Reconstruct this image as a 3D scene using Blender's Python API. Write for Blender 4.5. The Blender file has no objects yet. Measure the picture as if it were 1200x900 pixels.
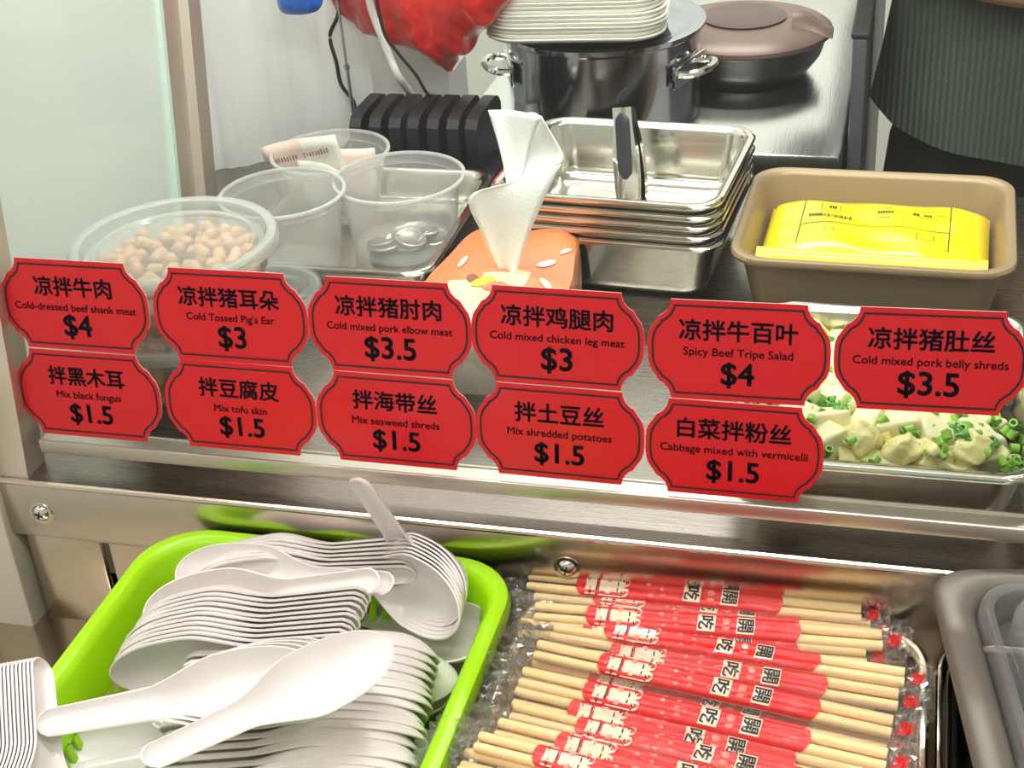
import bpy, bmesh, math, random
from mathutils import Vector, Matrix, noise
random.seed(7)
S = bpy.context.scene
COL = S.collection
PI = math.pi

# ------------------------------------------------------------------ camera
F_PX = 1746.906
CAM = Vector((0.0, -0.70174, 0.50104))
_yaw, _pit, _rol = -0.28666612, 0.53491205, -0.07495128
_f = Vector((math.sin(_yaw)*math.cos(_pit), math.cos(_yaw)*math.cos(_pit), -math.sin(_pit)))
_r = _f.cross(Vector((0, 0, 1))).normalized()
_u = _r.cross(_f)
_c, _s = math.cos(_rol), math.sin(_rol)
RX, UX = _c*_r + _s*_u, -_s*_r + _c*_u
cam = bpy.data.cameras.new('camera')
cam.sensor_width = 36.0
cam.lens = F_PX/1200*36
cam.clip_start = 0.02
cam_o = bpy.data.objects.new('camera', cam)
COL.objects.link(cam_o)
cam_o.matrix_world = Matrix(((RX.x, UX.x, -_f.x, CAM.x), (RX.y, UX.y, -_f.y, CAM.y), (RX.z, UX.z, -_f.z, CAM.z), (0, 0, 0, 1)))
S.camera = cam_o


def at(x, y, z):
    """point at height z seen at photo pixel (x, y): used to measure the place"""
    d = RX*((x-600)/F_PX) - UX*((y-450)/F_PX) + _f
    return CAM + d*((z-CAM.z)/d.z)


# ------------------------------------------------------------------ light
S.view_settings.view_transform = 'Standard'
S.view_settings.look = 'None'
S.view_settings.exposure = 0.0
S.view_settings.gamma = 1.0
S.view_settings.use_curve_mapping = False
W = bpy.data.worlds.new('world')
S.world = W
W.use_nodes = True
W.node_tree.nodes['Background'].inputs[0].default_value = (1.0, 0.92, 0.83, 1)
W.node_tree.nodes['Background'].inputs[1].default_value = 0.65
# name, x, y, z, size x, size y, watts, colour
LAMPS = [
    ('ceiling_tube_lamp', -0.35, 0.22, 1.62, 1.3, 0.14, 17.5, (1.0, 0.98, 0.95)),
    ('ceiling_tube_lamp', 0.15, -0.75, 1.62, 1.3, 0.14, 5, (1.0, 0.95, 0.88)),
    ('ceiling_tube_lamp', -0.55, -1.5, 1.62, 1.3, 0.14, 8, (1.0, 0.93, 0.84)),
    ('ceiling_tube_lamp', -0.3, 1.45, 1.62, 1.3, 0.14, 26, (1.0, 0.98, 0.95)),
]
S.cycles.max_bounces = 12
S.cycles.diffuse_bounces = 8
S.cycles.transparent_max_bounces = 24
S.cycles.caustics_reflective = False
S.cycles.caustics_refractive = False
S.cycles.sample_clamp_indirect = 4.0


# ------------------------------------------------------------------ materials
def lin(h):
    h = h.lstrip('#')
    o = []
    for i in (0, 2, 4):
        c = int(h[i:i+2], 16)/255
        o.append(c/12.92 if c <= .04045 else ((c+.055)/1.055)**2.4)
    return (*o, 1)


def mat(name, col, rough=.5, metal=0, spec=.5, sss=0, coat=0, bump=0, bscale=60, stretch=None, var=0):
    m = bpy.data.materials.new(name)
    m.use_nodes = True
    nt = m.node_tree
    b = nt.nodes['Principled BSDF']
    c = lin(col) if isinstance(col, str) else col
    b.inputs['Base Color'].default_value = c
    b.inputs['Roughness'].default_value = rough
    b.inputs['Metallic'].default_value = metal
    b.inputs['Specular IOR Level'].default_value = spec
    if sss:
        b.inputs['Subsurface Weight'].default_value = sss
        b.inputs['Subsurface Radius'].default_value = (.008, .007, .006)
    if coat:
        b.inputs['Coat Weight'].default_value = coat
        b.inputs['Coat Roughness'].default_value = .08
    if bump or var:
        tc = nt.nodes.new('ShaderNodeTexCoord')
        mp = nt.nodes.new('ShaderNodeMapping')
        if stretch:
            mp.inputs['Scale'].default_value = stretch
        n = nt.nodes.new('ShaderNodeTexNoise')
        n.inputs['Scale'].default_value = bscale
        n.inputs['Detail'].default_value = 4
        nt.links.new(tc.outputs['Object'], mp.inputs[0])
        nt.links.new(mp.outputs[0], n.inputs['Vector'])
        if bump:
            bp = nt.nodes.new('ShaderNodeBump')
            bp.inputs['Strength'].default_value = bump
            bp.inputs['Distance'].default_value = .001
            nt.links.new(n.outputs['Fac'], bp.inputs['Height'])
            nt.links.new(bp.outputs[0], b.inputs['Normal'])
        if var:
            mx = nt.nodes.new('ShaderNodeMix')
            mx.data_type = 'RGBA'
            mx.inputs['A'].default_value = tuple(v*(1-var) for v in c[:3])+(1,)
            mx.inputs['B'].default_value = tuple(min(1, v*(1+var)) for v in c[:3])+(1,)
            nt.links.new(n.outputs['Fac'], mx.inputs['Factor'])
            nt.links.new(mx.outputs['Result'], b.inputs['Base Color'])
    return m


def steel(name, col='#cfc9c0', rough=.28, stretch=(2, 120, 120), amount=.12):
    m = mat(name, col, rough, 1, bump=amount, bscale=14, stretch=stretch)
    nt = m.node_tree
    n = [x for x in nt.nodes if x.type == 'TEX_NOISE'][0]
    mr = nt.nodes.new('ShaderNodeMapRange')
    mr.inputs['To Min'].default_value = rough*.75
    mr.inputs['To Max'].default_value = rough*1.35
    nt.links.new(n.outputs['Fac'], mr.inputs['Value'])
    nt.links.new(mr.outputs[0], nt.nodes['Principled BSDF'].inputs['Roughness'])
    return m


def clear(name, tint, body=.2, rough=.2, bodycol=(.9, .9, .9, 1), fres=1.35, bump=0, bscale=200, gl=0):
    """thin clear or frosted plastic / glass: transparent with a milky body and a reflecting skin"""
    m = bpy.data.materials.new(name)
    m.use_nodes = True
    nt = m.node_tree
    nt.nodes.clear()
    out = nt.nodes.new('ShaderNodeOutputMaterial')
    tr = nt.nodes.new('ShaderNodeBsdfTransparent')
    tr.inputs[0].default_value = tint
    df = nt.nodes.new('ShaderNodeBsdfDiffuse')
    df.inputs[0].default_value = bodycol
    tl = nt.nodes.new('ShaderNodeBsdfTranslucent')
    tl.inputs[0].default_value = bodycol
    a = nt.nodes.new('ShaderNodeMixShader')
    a.inputs[0].default_value = .5
    nt.links.new(df.outputs[0], a.inputs[1])
    nt.links.new(tl.outputs[0], a.inputs[2])
    m1 = nt.nodes.new('ShaderNodeMixShader')
    m1.inputs[0].default_value = body
    nt.links.new(tr.outputs[0], m1.inputs[1])
    nt.links.new(a.outputs[0], m1.inputs[2])
    g = nt.nodes.new('ShaderNodeBsdfGlossy')
    g.inputs['Roughness'].default_value = rough
    fr = nt.nodes.new('ShaderNodeLayerWeight')
    fr.inputs['Blend'].default_value = .5
    pw = nt.nodes.new('ShaderNodeMath')
    pw.operation = 'POWER'
    pw.inputs[1].default_value = 4.5
    nt.links.new(fr.outputs['Facing'], pw.inputs[0])
    f0 = ((fres-1)/(fres+1))**2+gl
    ad = nt.nodes.new('ShaderNodeMath')
    ad.operation = 'MULTIPLY_ADD'
    ad.inputs[1].default_value = .8-f0
    ad.inputs[2].default_value = f0
    nt.links.new(pw.outputs[0], ad.inputs[0])
    fac = ad.outputs[0]
    m2 = nt.nodes.new('ShaderNodeMixShader')
    nt.links.new(fac, m2.inputs[0])
    nt.links.new(m1.outputs[0], m2.inputs[1])
    nt.links.new(g.outputs[0], m2.inputs[2])
    if bump:
        tc = nt.nodes.new('ShaderNodeTexCoord')
        n = nt.nodes.new('ShaderNodeTexNoise')
        n.inputs['Scale'].default_value = bscale
        n.inputs['Detail'].default_value = 3
        bp = nt.nodes.new('ShaderNodeBump')
        bp.inputs['Strength'].default_value = bump
        bp.inputs['Distance'].default_value = .003
        nt.links.new(tc.outputs['Object'], n.inputs['Vector'])
        nt.links.new(n.outputs['Fac'], bp.inputs['Height'])
        nt.links.new(bp.outputs[0], g.inputs['Normal'])
        nt.links.new(bp.outputs[0], fr.inputs['Normal'])
    nt.links.new(m2.outputs[0], out.inputs[0])
    return m


M = dict(
    worktop=steel('worktop_steel', '#958f88', .26, (2, 90, 90), .05),
    panel=steel('panel_steel', '#d3c6b7', .2, (2, 220, 220), .025),
    shelf=steel('shelf_steel', '#cfc1b1', .24, (40, 2, 40), .03),
    rail=steel('rail_steel', '#d2cabf', .35, (2, 150, 150), .08),
    post=steel('post_steel', '#e2d8cb', .5, (90, 90, 2), .08),
    pan=mat('pan_steel', '#d9d6cc', .16, 1, bump=.05, bscale=9),
    pot=mat('pot_steel', '#b9bbc4', .12, 1, bump=.03, bscale=12),
    chrome=mat('chrome', '#dcdad6', .08, 1),
    counter=steel('stove_counter_steel', '#e6e6e4', .22, (60, 2, 60), .1),
    tan=mat('tan_coating', '#967f60', .4, .2, bump=.02, bscale=300),
    yellow=mat('yellow_film', '#ecd208', .28, 0, coat=.4, bump=.5, bscale=60),
    ink=mat('black_ink', '#241d22', .5),
    ink_soft=mat('printed_grey_ink', '#6b5a10', .5),
    red=mat('sign_red', '#da0d1c', .3, 0, coat=.2),
    edge=mat('sign_edge', '#f3c9c4', .4),
    navy=mat('sign_ink', '#1b1226', .45),
    white_plastic=mat('spoon_white_plastic', '#e2dedc', .28, 0, sss=.4, coat=.12),
    foam=mat('foam_white', '#f4f2ea', .6, sss=.2),
    lime=mat('lime_plastic', '#9fdc08', .35, 0, sss=.1),
    wood=mat('bamboo', '#f0d29a', .45, bump=.2, bscale=30, stretch=(2, 60, 60), var=.10),
    wrapred=mat('wrapper_red', '#e00a08', .42),
    cream=mat('wrapper_cream', '#f4dcc0', .35, 0, coat=.4),
    pink=mat('wrapper_pink', '#ee7f72', .35, 0, coat=.4),
    bag_red=mat('red_bag_film', '#c9201b', .3, 0, sss=.1, coat=.5, bump=1.0, bscale=40),
    bag_blue=mat('blue_bag_film', '#1f62c8', .35, 0, coat=.4, bump=.8, bscale=40),
    black=mat('black_plastic', '#17181f', .38),
    handle=mat('tong_grip', '#2a2a31', .5),
    dark_pan=mat('black_enamel', '#0d0e12', .25),
    brown=mat('brown_lid', '#755d54', .36, .2),
    brown2=mat('brown_lid_knob', '#5a4140', .3, .2),
    cable_w=mat('white_cable', '#eceae2', .4),
    wall=mat('white_wall', '#f7f4f3', .5, var=.02, bscale=4),
    mint=mat('mint_wall', '#eaf4ee', .5, var=.02, bscale=3),
    wall_dark=mat('kitchen_wall', '#dcdcd8', .5),
    cream_trim=mat('cream_trim', '#d8cfbd', .5, var=.05, bscale=20),
    floor=mat('floor_tile', '#9a8a78', .5, var=.1, bscale=6),
    ceil=mat('ceiling_paint', '#e6e2da', .7, var=.02, bscale=3),
    tofu=mat('tofu', '#e6dfb0', .45, 0, sss=.3, bump=.6, bscale=180, var=.08),
    egg=mat('egg_white_chunk', '#e8de9c', .45, 0, sss=.3, bump=.9, bscale=260, var=.14),
    scal=mat('scallion_green', '#8fc04a', .4, 0, sss=.1, var=.35, bscale=90),
    scal2=mat('scallion_dark', '#5c9c3a', .4, 0, var=.3, bscale=90),
    peanut=mat('peanut', '#d2a47a', .5, 0, var=.18, bscale=130, bump=.3),
    coin=mat('coin_metal', '#c9c7c0', .3, 1, bump=.5, bscale=300),
    note=mat('banknote_paper', '#ead0c4', .6, var=.10, bscale=40),
    note_w=mat('banknote_white', '#eee9df', .6, var=.06, bscale=40),
    tissue=mat('tissue_paper', '#f4f5f3', .8, bump=.3, bscale=500),
    pack_orange=mat('pack_orange', '#ee7d48', .35, 0, coat=.4, bump=.4, bscale=30),
    pack_cream=mat('pack_cream', '#fbd9a8', .35, 0, coat=.4),
    pack_white=mat('pack_white', '#f3ece2', .35, 0, coat=.4, bump=.4, bscale=30),
    pack_brown=mat('pack_brown', '#8a5138', .4),
    pack_yellow=mat('pack_yellow', '#f7cf33', .4),
    pack_pink=mat('pack_coral', '#f0805f', .4),
    skin=mat('skin', '#c99b80', .45, 0, sss=.2),
    trousers=mat('black_trousers', '#101114', .8),
    hair=mat('black_hair', '#0c0a0a', .5),
    cab=mat('cabinet_grey', '#505056', .45, .3),
    dark=mat('dark_cavity', '#141416', .6),
    glass=clear('pane_glass', (.95, .985, .965, 1), 0.0, .01, fres=1.33),
    glass_mint=clear('side_pane_glass', (.93, .98, .955, 1), .65, .03, bodycol=(.92, .98, .945, 1), fres=1.4),
    edge_glass=mat('glass_edge', '#d9ece0', .2, 0, spec=.6),
    tub=clear('frosted_tub_plastic', (.97, .965, .955, 1), .24, .25, (.97, .96, .95, 1), fres=1.45),
    bowl_lid=clear('milky_lid_plastic', (.97, .98, .975, 1), .34, .14, (.96, .98, .97, 1), fres=1.5),
    tub_rim_glint=clear('tub_rim_glint_plastic', (.97, .97, .96, 1), .5, .15, (.97, .97, .96, 1), fres=1.5),  # milkier than the tub body: rim highlights painted into the colour
    tub_lid=clear('clear_lid_plastic', (.97, .98, .975, 1), .10, .14, (.96, .98, .97, 1), fres=1.45),
    film=clear('clear_film', (.985, .98, .97, 1), .02, .10, fres=1.25, bump=.7, bscale=120),
    film_crinkle=clear('crinkled_film', (.97, .975, .95, 1), .07, .10, (.9, .9, .84, 1), fres=1.5, gl=.14),
    smoke=clear('clear_lid_grey_plastic', (.86, .86, .85, 1), .22, .06, fres=1.8),
    grey_pan=mat('grey_pan_plastic', '#6d675f', .42, .3),
    lamp=None,
)
# ribbed dark green knit
_k = mat('green_ribbed_knit', '#3d4a40', .85)
_nt = _k.node_tree
_tc = _nt.nodes.new('ShaderNodeTexCoord')
_w = _nt.nodes.new('ShaderNodeTexWave')
_w.bands_direction = 'X'
_w.inputs['Scale'].default_value = 55
_w.inputs['Distortion'].default_value = .6
_mx = _nt.nodes.new('ShaderNodeMix')
_mx.data_type = 'RGBA'
_mx.inputs['A'].default_value = lin('#363d35')
_mx.inputs['B'].default_value = lin('#4a5148')
_bp = _nt.nodes.new('ShaderNodeBump')
_bp.inputs['Strength'].default_value = .5
_bp.inputs['Distance'].default_value = .003
_nt.links.new(_tc.outputs['Object'], _w.inputs['Vector'])
_nt.links.new(_w.outputs['Fac'], _mx.inputs['Factor'])
_nt.links.new(_w.outputs['Fac'], _bp.inputs['Height'])
_nt.links.new(_mx.outputs['Result'], _nt.nodes['Principled BSDF'].inputs['Base Color'])
_nt.links.new(_bp.outputs[0], _nt.nodes['Principled BSDF'].inputs['Normal'])
M['knit'] = _k
_l = bpy.data.materials.new('lamp_and_fill_diffuser')
_l.use_nodes = True
_l.node_tree.nodes['Principled BSDF'].inputs['Emission Color'].default_value = (1, .97, .92, 1)
_l.node_tree.nodes['Principled BSDF'].inputs['Emission Strength'].default_value = 6
M['lamp'] = _l


# ------------------------------------------------------------------ helpers
def link(name, me, m=None, parent=None, smooth=False, loc=None, rot=None):
    o = bpy.data.objects.new(name, me)
    COL.objects.link(o)
    if m is not None:
        for x in (m if isinstance(m, (list, tuple)) else [m]):
            me.materials.append(x)
    if smooth:
        for p in me.polygons:
            p.use_smooth = True
        me.set_sharp_from_angle(angle=math.radians(smooth if smooth is not True else 45))
    if parent:
        o.parent = parent
    if loc:
        o.location = loc
    if rot:
        o.rotation_euler = rot
    return o


def tag(o, label=None, cat=None, group=None, kind=None):
    for k, v in (('label', label), ('category', cat), ('group', group), ('kind', kind)):
        if v:
            o[k] = v
    return o


def empty(name, label, cat, loc=(0, 0, 0), rot=(0, 0, 0), group=None):
    o = bpy.data.objects.new(name, None)
    COL.objects.link(o)
    o.empty_display_size = .02
    o.location = loc
    o.rotation_euler = rot
    return tag(o, label, cat, group)


def copy_tree(o, parent=None):
    c = o.copy()
    COL.objects.link(c)
    if parent:
        c.parent = parent
    for ch in list(o.children):
        copy_tree(ch, c)
    return c


class MB:
    """collects verts and faces of one mesh"""
    def __init__(s):
        s.v, s.f, s.mi = [], [], []

    def add(s, vs, fs, mi=0, mx=None):
        b = len(s.v)
        s.v += [tuple(mx @ Vector(v)) if mx else tuple(v) for v in vs]
        s.f += [tuple(b+i for i in f) for f in fs]
        s.mi += [mi]*len(fs)
        return s

    def loft(s, loops, cap0=False, cap1=False, closed=True, mi=0, mx=None):
        n = len(loops[0])
        vs = [p for l in loops for p in l]
        fs = []
        for i in range(len(loops)-1):
            for j in range(n if closed else n-1):
                k = (j+1) % n
                fs.append((i*n+j, i*n+k, (i+1)*n+k, (i+1)*n+j))
        if cap0:
            fs.append(tuple(range(n-1, -1, -1)))
        if cap1:
            fs.append(tuple((len(loops)-1)*n+j for j in range(n)))
        return s.add(vs, fs, mi, mx)

    def box(s, c, d, r=0, mi=0, mx=None, seg=2):
        x, y, z = d[0]/2, d[1]/2, d[2]/2
        T = Matrix.Translation(c)
        T = mx @ T if mx else T
        if r <= 0:
            vs = [(i, j, k) for i in (-x, x) for j in (-y, y) for k in (-z, z)]
            fs = [(0, 1, 3, 2), (4, 6, 7, 5), (0, 4, 5, 1), (2, 3, 7, 6), (0, 2, 6, 4), (1, 5, 7, 3)]
            return s.add(vs, fs, mi, T)
        b = bmesh.new()
        bmesh.ops.create_cube(b, size=1)
        for v in b.verts:
            v.co = (v.co.x*d[0], v.co.y*d[1], v.co.z*d[2])
        bmesh.ops.bevel(b, geom=b.edges[:], offset=r, segments=seg, profile=.5, affect='EDGES')
        b.verts.index_update()
        vs = [v.co.copy() for v in b.verts]
        fs = [[v.index for v in f.verts] for f in b.faces]
        b.free()
        return s.add(vs, fs, mi, T)

    def lathe(s, prof, n=40, mi=0, mx=None, capb=False, capt=False):
        loops = [[(r*math.cos(2*PI*i/n), r*math.sin(2*PI*i/n), z) for i in range(n)] for r, z in prof]
        return s.loft(loops, capb, capt, True, mi, mx)

    def tube(s, pts, r, n=8, mi=0, cap=True, mx=None):
        pts = [Vector(p) for p in pts]
        rs = r if isinstance(r, (list, tuple)) else [r]*len(pts)
        loops = []
        up = Vector((0, 0, 1))
        for i, p in enumerate(pts):
            t = (pts[min(i+1, len(pts)-1)]-pts[max(i-1, 0)]).normalized()
            a = t.cross(up)
            if a.length < .05:
                a = t.cross(Vector((1, 0, 0)))
            a.normalize()
            b = t.cross(a)
            loops.append([p+(a*math.cos(2*PI*j/n)+b*math.sin(2*PI*j/n))*rs[i] for j in range(n)])
        return s.loft(loops, cap, cap, True, mi, mx)

    def mesh(s, name, fix=True):
        me = bpy.data.meshes.new(name)
        me.from_pydata(s.v, [], s.f)
        if any(s.mi):
            me.polygons.foreach_set('material_index', s.mi)
        if fix:
            b = bmesh.new()
            b.from_mesh(me)
            bmesh.ops.recalc_face_normals(b, faces=b.faces[:])
            b.to_mesh(me)
            b.free()
        me.update()
        return me

    def obj(s, name, m, parent=None, smooth=False, loc=None, rot=None, fix=True):
        return link(name, s.mesh(name, fix), m, parent, smooth, loc, rot)


def rrect(w, d, r, z, n=6, cx=0, cy=0):
    r = min(r, w/2-1e-5, d/2-1e-5)
    o = []
    for qx, qy, a0 in ((1, 1, 0), (-1, 1, 90), (-1, -1, 180), (1, -1, 270)):
        for i in range(n+1):
            a = math.radians(a0+90*i/n)
            o.append((cx+qx*(w/2-r)+r*math.cos(a), cy+qy*(d/2-r)+r*math.sin(a), z))
    return o


def curve(pts, n=8):
    """Catmull-Rom through the points"""
    P = [Vector(p) for p in pts]
    P = [2*P[0]-P[1]]+P+[2*P[-1]-P[-2]]
    o = []
    for i in range(1, len(P)-2):
        for k in range(n):
            t = k/n
            a, b, c, d = P[i-1:i+3]
            o.append(.5*((2*b)+(c-a)*t+(2*a-5*b+4*c-d)*t*t+(3*b-a-3*c+d)*t**3))
    o.append(P[-2])
    return o


_txt = {}


def text_mesh(body, offset=.0):
    """glyph outlines of a built-in font as a flat mesh, centred, size 1"""
    key = (body, offset)
    if key in _txt:
        return _txt[key]
    c = bpy.data.curves.new('text', 'FONT')
    c.body = body
    c.offset = offset
    c.resolution_u = 3
    o = bpy.data.objects.new('text', c)
    COL.objects.link(o)
    bpy.context.view_layer.update()
    dg = bpy.context.evaluated_depsgraph_get()
    me = bpy.data.meshes.new_from_object(o.evaluated_get(dg))
    vs = [v.co.copy() for v in me.vertices]
    fs = [tuple(p.vertices) for p in me.polygons]
    bpy.data.objects.remove(o)
    bpy.data.curves.remove(c)
    bpy.data.meshes.remove(me)
    lo = Vector((min(v.x for v in vs), min(v.y for v in vs), 0))
    hi = Vector((max(v.x for v in vs), max(v.y for v in vs), 0))
    mid = (lo+hi)/2
    vs = [v-mid for v in vs]
    _txt[key] = (vs, fs, hi.x-lo.x, hi.y-lo.y)
    return _txt[key]


def text(name, body, parent, m, width=None, height=None, loc=(0, 0, 0), bold=0, rz=0):
    vs, fs, w, h = text_mesh(body)
    k = width/(w+2*bold) if width else height/h
    mb = MB()
    for q in range(9 if bold else 1):
        sh_ = Matrix.Translation((bold*math.cos(q*PI/4), bold*math.sin(q*PI/4), 0)) if q < 8 and bold else Matrix()
        mb.add(vs, fs, 0, Matrix.Translation(loc) @ Matrix.Rotation(rz, 4, 'Z') @ Matrix.Scale(k, 4) @ sh_)
    return mb.obj(name, m, parent, fix=False)


ORD = ['first', 'second', 'third', 'fourth', 'fifth', 'sixth', 'seventh', 'eighth', 'ninth', 'tenth', 'eleventh', 'twelfth',
       'thirteenth', 'fourteenth', 'fifteenth', 'sixteenth', 'seventeenth', 'eighteenth', 'nineteenth', 'twentieth', 'twenty-first', 'twenty-second']

# ------------------------------------------------------------------ the setting
WZ = -.024          # worktop height
SZ = -.142          # lower shelf height
TILT = .137966      # backward lean of the front glass
FLOOR = -.95


def struct(name, mb, m, smooth=False):
    return tag(mb.obj(name, m, None, smooth), kind='structure')


struct('floor', MB().box((0, .2, FLOOR-.05), (5, 5, .1)), M['floor'])
struct('ceiling', MB().box((0, .2, 1.75), (5, 5, .1)), M['ceil'])
struct('wall_left', MB().box((-1.35, .2, .37), (.1, 5, 2.64)), M['mint'])
struct('wall_back', MB().box((.2, 2.3, .37), (3.9, .1, 2.64)), M['wall_dark'])
struct('wall_partition', MB().box((-.865, .65, -.05), (.87, .06, 1.8)), M['wall'])
struct('trim_1', MB().box((-.60, -.008, -.33), (.092, .03, .74), .003).box((-.60, -.024, -.33), (.02, .01, .74), .002), M['cream_trim'], 40)
for nm, x, y, z, sx, sy, pw, colr in LAMPS:
    L = bpy.data.lights.new('tube_light', 'AREA')
    L.shape = 'RECTANGLE'
    L.size, L.size_y, L.energy, L.color = sx, sy, pw, colr
    lo = bpy.data.objects.new('tube_light', L)
    COL.objects.link(lo)
    lo.location = (x, y, z-.012)
    e = empty('ceiling_light', 'long ceiling lamp above the counter' if y < .5 else 'long ceiling lamp over the kitchen', 'ceiling light', (x, y, z), group='ceiling tube lamps')
    MB().box((0, 0, .045), (sx+.06, sy+.05, .07), .008).obj('housing', M['ceil'], e, 40)
    MB().box((0, 0, .004), (sx, sy, .012)).obj('diffuser', M['lamp'], e)

# ------------------------------------------------------------------ serving counter with slanted glass guard
ctr = empty('serving_counter', 'stainless steel serving counter with slanted glass guard carrying the red price signs', 'counter')
ct, st = math.cos(TILT), math.sin(TILT)


def on_glass(u, v, d=0):
    return Vector((u, v*st-d*ct, v*ct+d*st))


wt = MB()
wt.loft([[(-.64, -.0165, z), (.42, -.0165, z), (.42, .503, z), (-.30, .503, z), (-.30, .572, z), (-.43, .572, z), (-.43, .615, z), (-.64, .615, z)] for z in (WZ-.03, WZ)], True, True)
wt.obj('worktop', M['worktop'], ctr)
fp = MB()
fp.box((-.07, -.0155, -.046), (.98, .003, .041), .001)
fp.box((-.07, -.0135, -.0665), (.98, .006, .0025), .001)
fp.tube([(-.56, -.0155, WZ-.0012), (.42, -.0155, WZ-.0012)], .0022, 8)
fp.obj('front_panel', M['panel'], ctr, 40)
MB().box((-.034, -.006, -.11), (.91, .006, .088)).obj('lower_panel', M['panel'], ctr)
MB().box((-.522, -.0085, -.105), (.055, .005, .077), .002).obj('end_strip', M['panel'], ctr, 40)
for x in (-.528, -.1765):
    s = MB().lathe([(.0001, .0032), (.003, .0030), (.0052, .0018), (.006, 0)], 20, capb=True)
    s.lathe([(.0082, 0), (.0082, .0006), (.006, .0006)], 20)
    sc = s.obj('screw', M['chrome'], ctr, 40, (x, -.017, -.0475), (PI/2, .3, 0))
    q = MB()
    q.box((0, 0, .0033), (.0058, .0009, .0006)).box((0, 0, .0033), (.0009, .0058, .0006))
    q.obj('slot', M['dark'], sc)
g = MB()
g.add([on_glass(-.545, .0, 0), on_glass(.42, .0, 0), on_glass(.42, .62, 0), on_glass(-.545, .62, 0)], [(0, 1, 2, 3)])
g.add([on_glass(-.545, .0, -.006), on_glass(.42, .0, -.006), on_glass(.42, .62, -.006), on_glass(-.545, .62, -.006)], [(3, 2, 1, 0)])
g.obj('front_glass', M['glass'], ctr, fix=False)
e = MB()
e.add([on_glass(-.545, 0, 0), on_glass(-.545, .62, 0), on_glass(-.545, .62, -.006), on_glass(-.545, 0, -.006)], [(0, 1, 2, 3)])
e.obj('glass_edge', M['edge_glass'], ctr)
r = MB()
r.box((-.05, -.0035, -.0032), (.95, .0025, .0095), .0008)
r.box((-.05, .0105, -.0032), (.95, .0025, .0095), .0008)
r.box((-.05, .0035, -.0070), (.95, .013, .002))
r.box((-.05, .004, -.001), (.95, .012, .003))
r.obj('glass_rail', M['rail'], ctr, 40)
# leaning corner post, side pane and rear post of the guard


def lean(u, y0, v, k=.19):
    return Vector((u, y0+v*k, WZ+v))


cp = MB()
cp.loft([[lean(x, y, v, st/ct) for x, y in ((-.61, -.0125), (-.534, -.0125), (-.534, .009), (-.61, .009))] for v in (0, .66)], True, True)
cp.obj('corner_post', M['post'], ctr)
cp = MB()
cp.loft([[lean(x, y, v) for x, y in ((-.585, .325), (-.579, .325), (-.579, .352), (-.572, .356), (-.572, .378), (-.585, .378))] for v in (0, .66)], True, True)
cp.obj('rear_post', M['post'], ctr)
sg = MB()
sg.add([lean(-.583, .008, 0), lean(-.583, .3255, 0), lean(-.583, .3255, .66), lean(-.583, .008, .66, st/ct)], [(0, 1, 2, 3)])
sg.obj('side_glass', M['glass_mint'], ctr)
sg = MB()
sg.loft([[lean(x, y, v) for x, y in ((-.5845, .3195), (-.5788, .3195), (-.5788, .3248), (-.5845, .3248))] for v in (0, .66)], True, True)
sg.obj('glass_seal', M['edge_glass'], ctr)
MB().box((-.1, .24, -.53), (1.0, .46, .83)).obj('cabinet_body', M['panel'], ctr)

shelf = MB()
shelf.box((-.09, -.33, SZ-.01), (1.06, .65, .02), .002)
tag(shelf.obj('serving_shelf', M['shelf'], None, 40), 'lower stainless steel shelf in front of the counter holding basket and pans', 'shelf')
MB().box((-.09, -.30, (SZ-.02+FLOOR)/2), (1.0, .55, SZ-.02-FLOOR)).obj('shelf_cabinet', M['panel'], bpy.data.objects['serving_shelf'])

# stove counter behind
sc_ = MB()
sc_.box((-.24, .98, WZ-.015), (.37, .81, .03), .003)
t = tag(sc_.obj('stove_counter', M['counter'], None, 40), 'shiny steel kitchen counter behind, carrying the pot and the lidded pan', 'counter')
MB().box((-.24, .99, (WZ-.03+FLOOR)/2), (.35, .77, WZ-.03-FLOOR)).obj('cabinet_body', M['cab'], t)
cb = MB().box((-.0445, .97, -.44), (.013, .70, 1.02), .003)
t = tag(cb.obj('divider_panel', M['cab'], None, 40), 'narrow grey upright panel between the stove counter and the person', 'panel')
MB().box((-.0445, .97, .072), (.017, .70, .006), .002).obj('top_edge', M['dark'], t)

# added unseen fill light under the guard's top edge, brightening case and back wall
sl_o = on_glass(-.06, .60, -.03)
MB().box((0, 0, .010), (.95, .034, .016), .003).box((0, -.018, 0), (.95, .003, .034), .001).obj('fill_light_housing', M['rail'], ctr, 40, sl_o, (math.radians(48), 0, 0))
MB().box((0, 0, 0), (.93, .024, .003)).obj('lamp_and_fill_diffuser', M['lamp'], ctr, False, sl_o, (math.radians(48), 0, 0))
L = bpy.data.lights.new('fill_light', 'AREA')
L.shape, L.size, L.size_y, L.energy, L.color = 'RECTANGLE', .93, .024, 4.0, (1.0, .985, .96)
lo = bpy.data.objects.new('fill_light', L)
COL.objects.link(lo)
lo.matrix_world = Matrix.Translation(sl_o) @ Matrix.Rotation(math.radians(48), 4, 'X') @ Matrix.Translation((0, 0, -.004))

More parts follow.
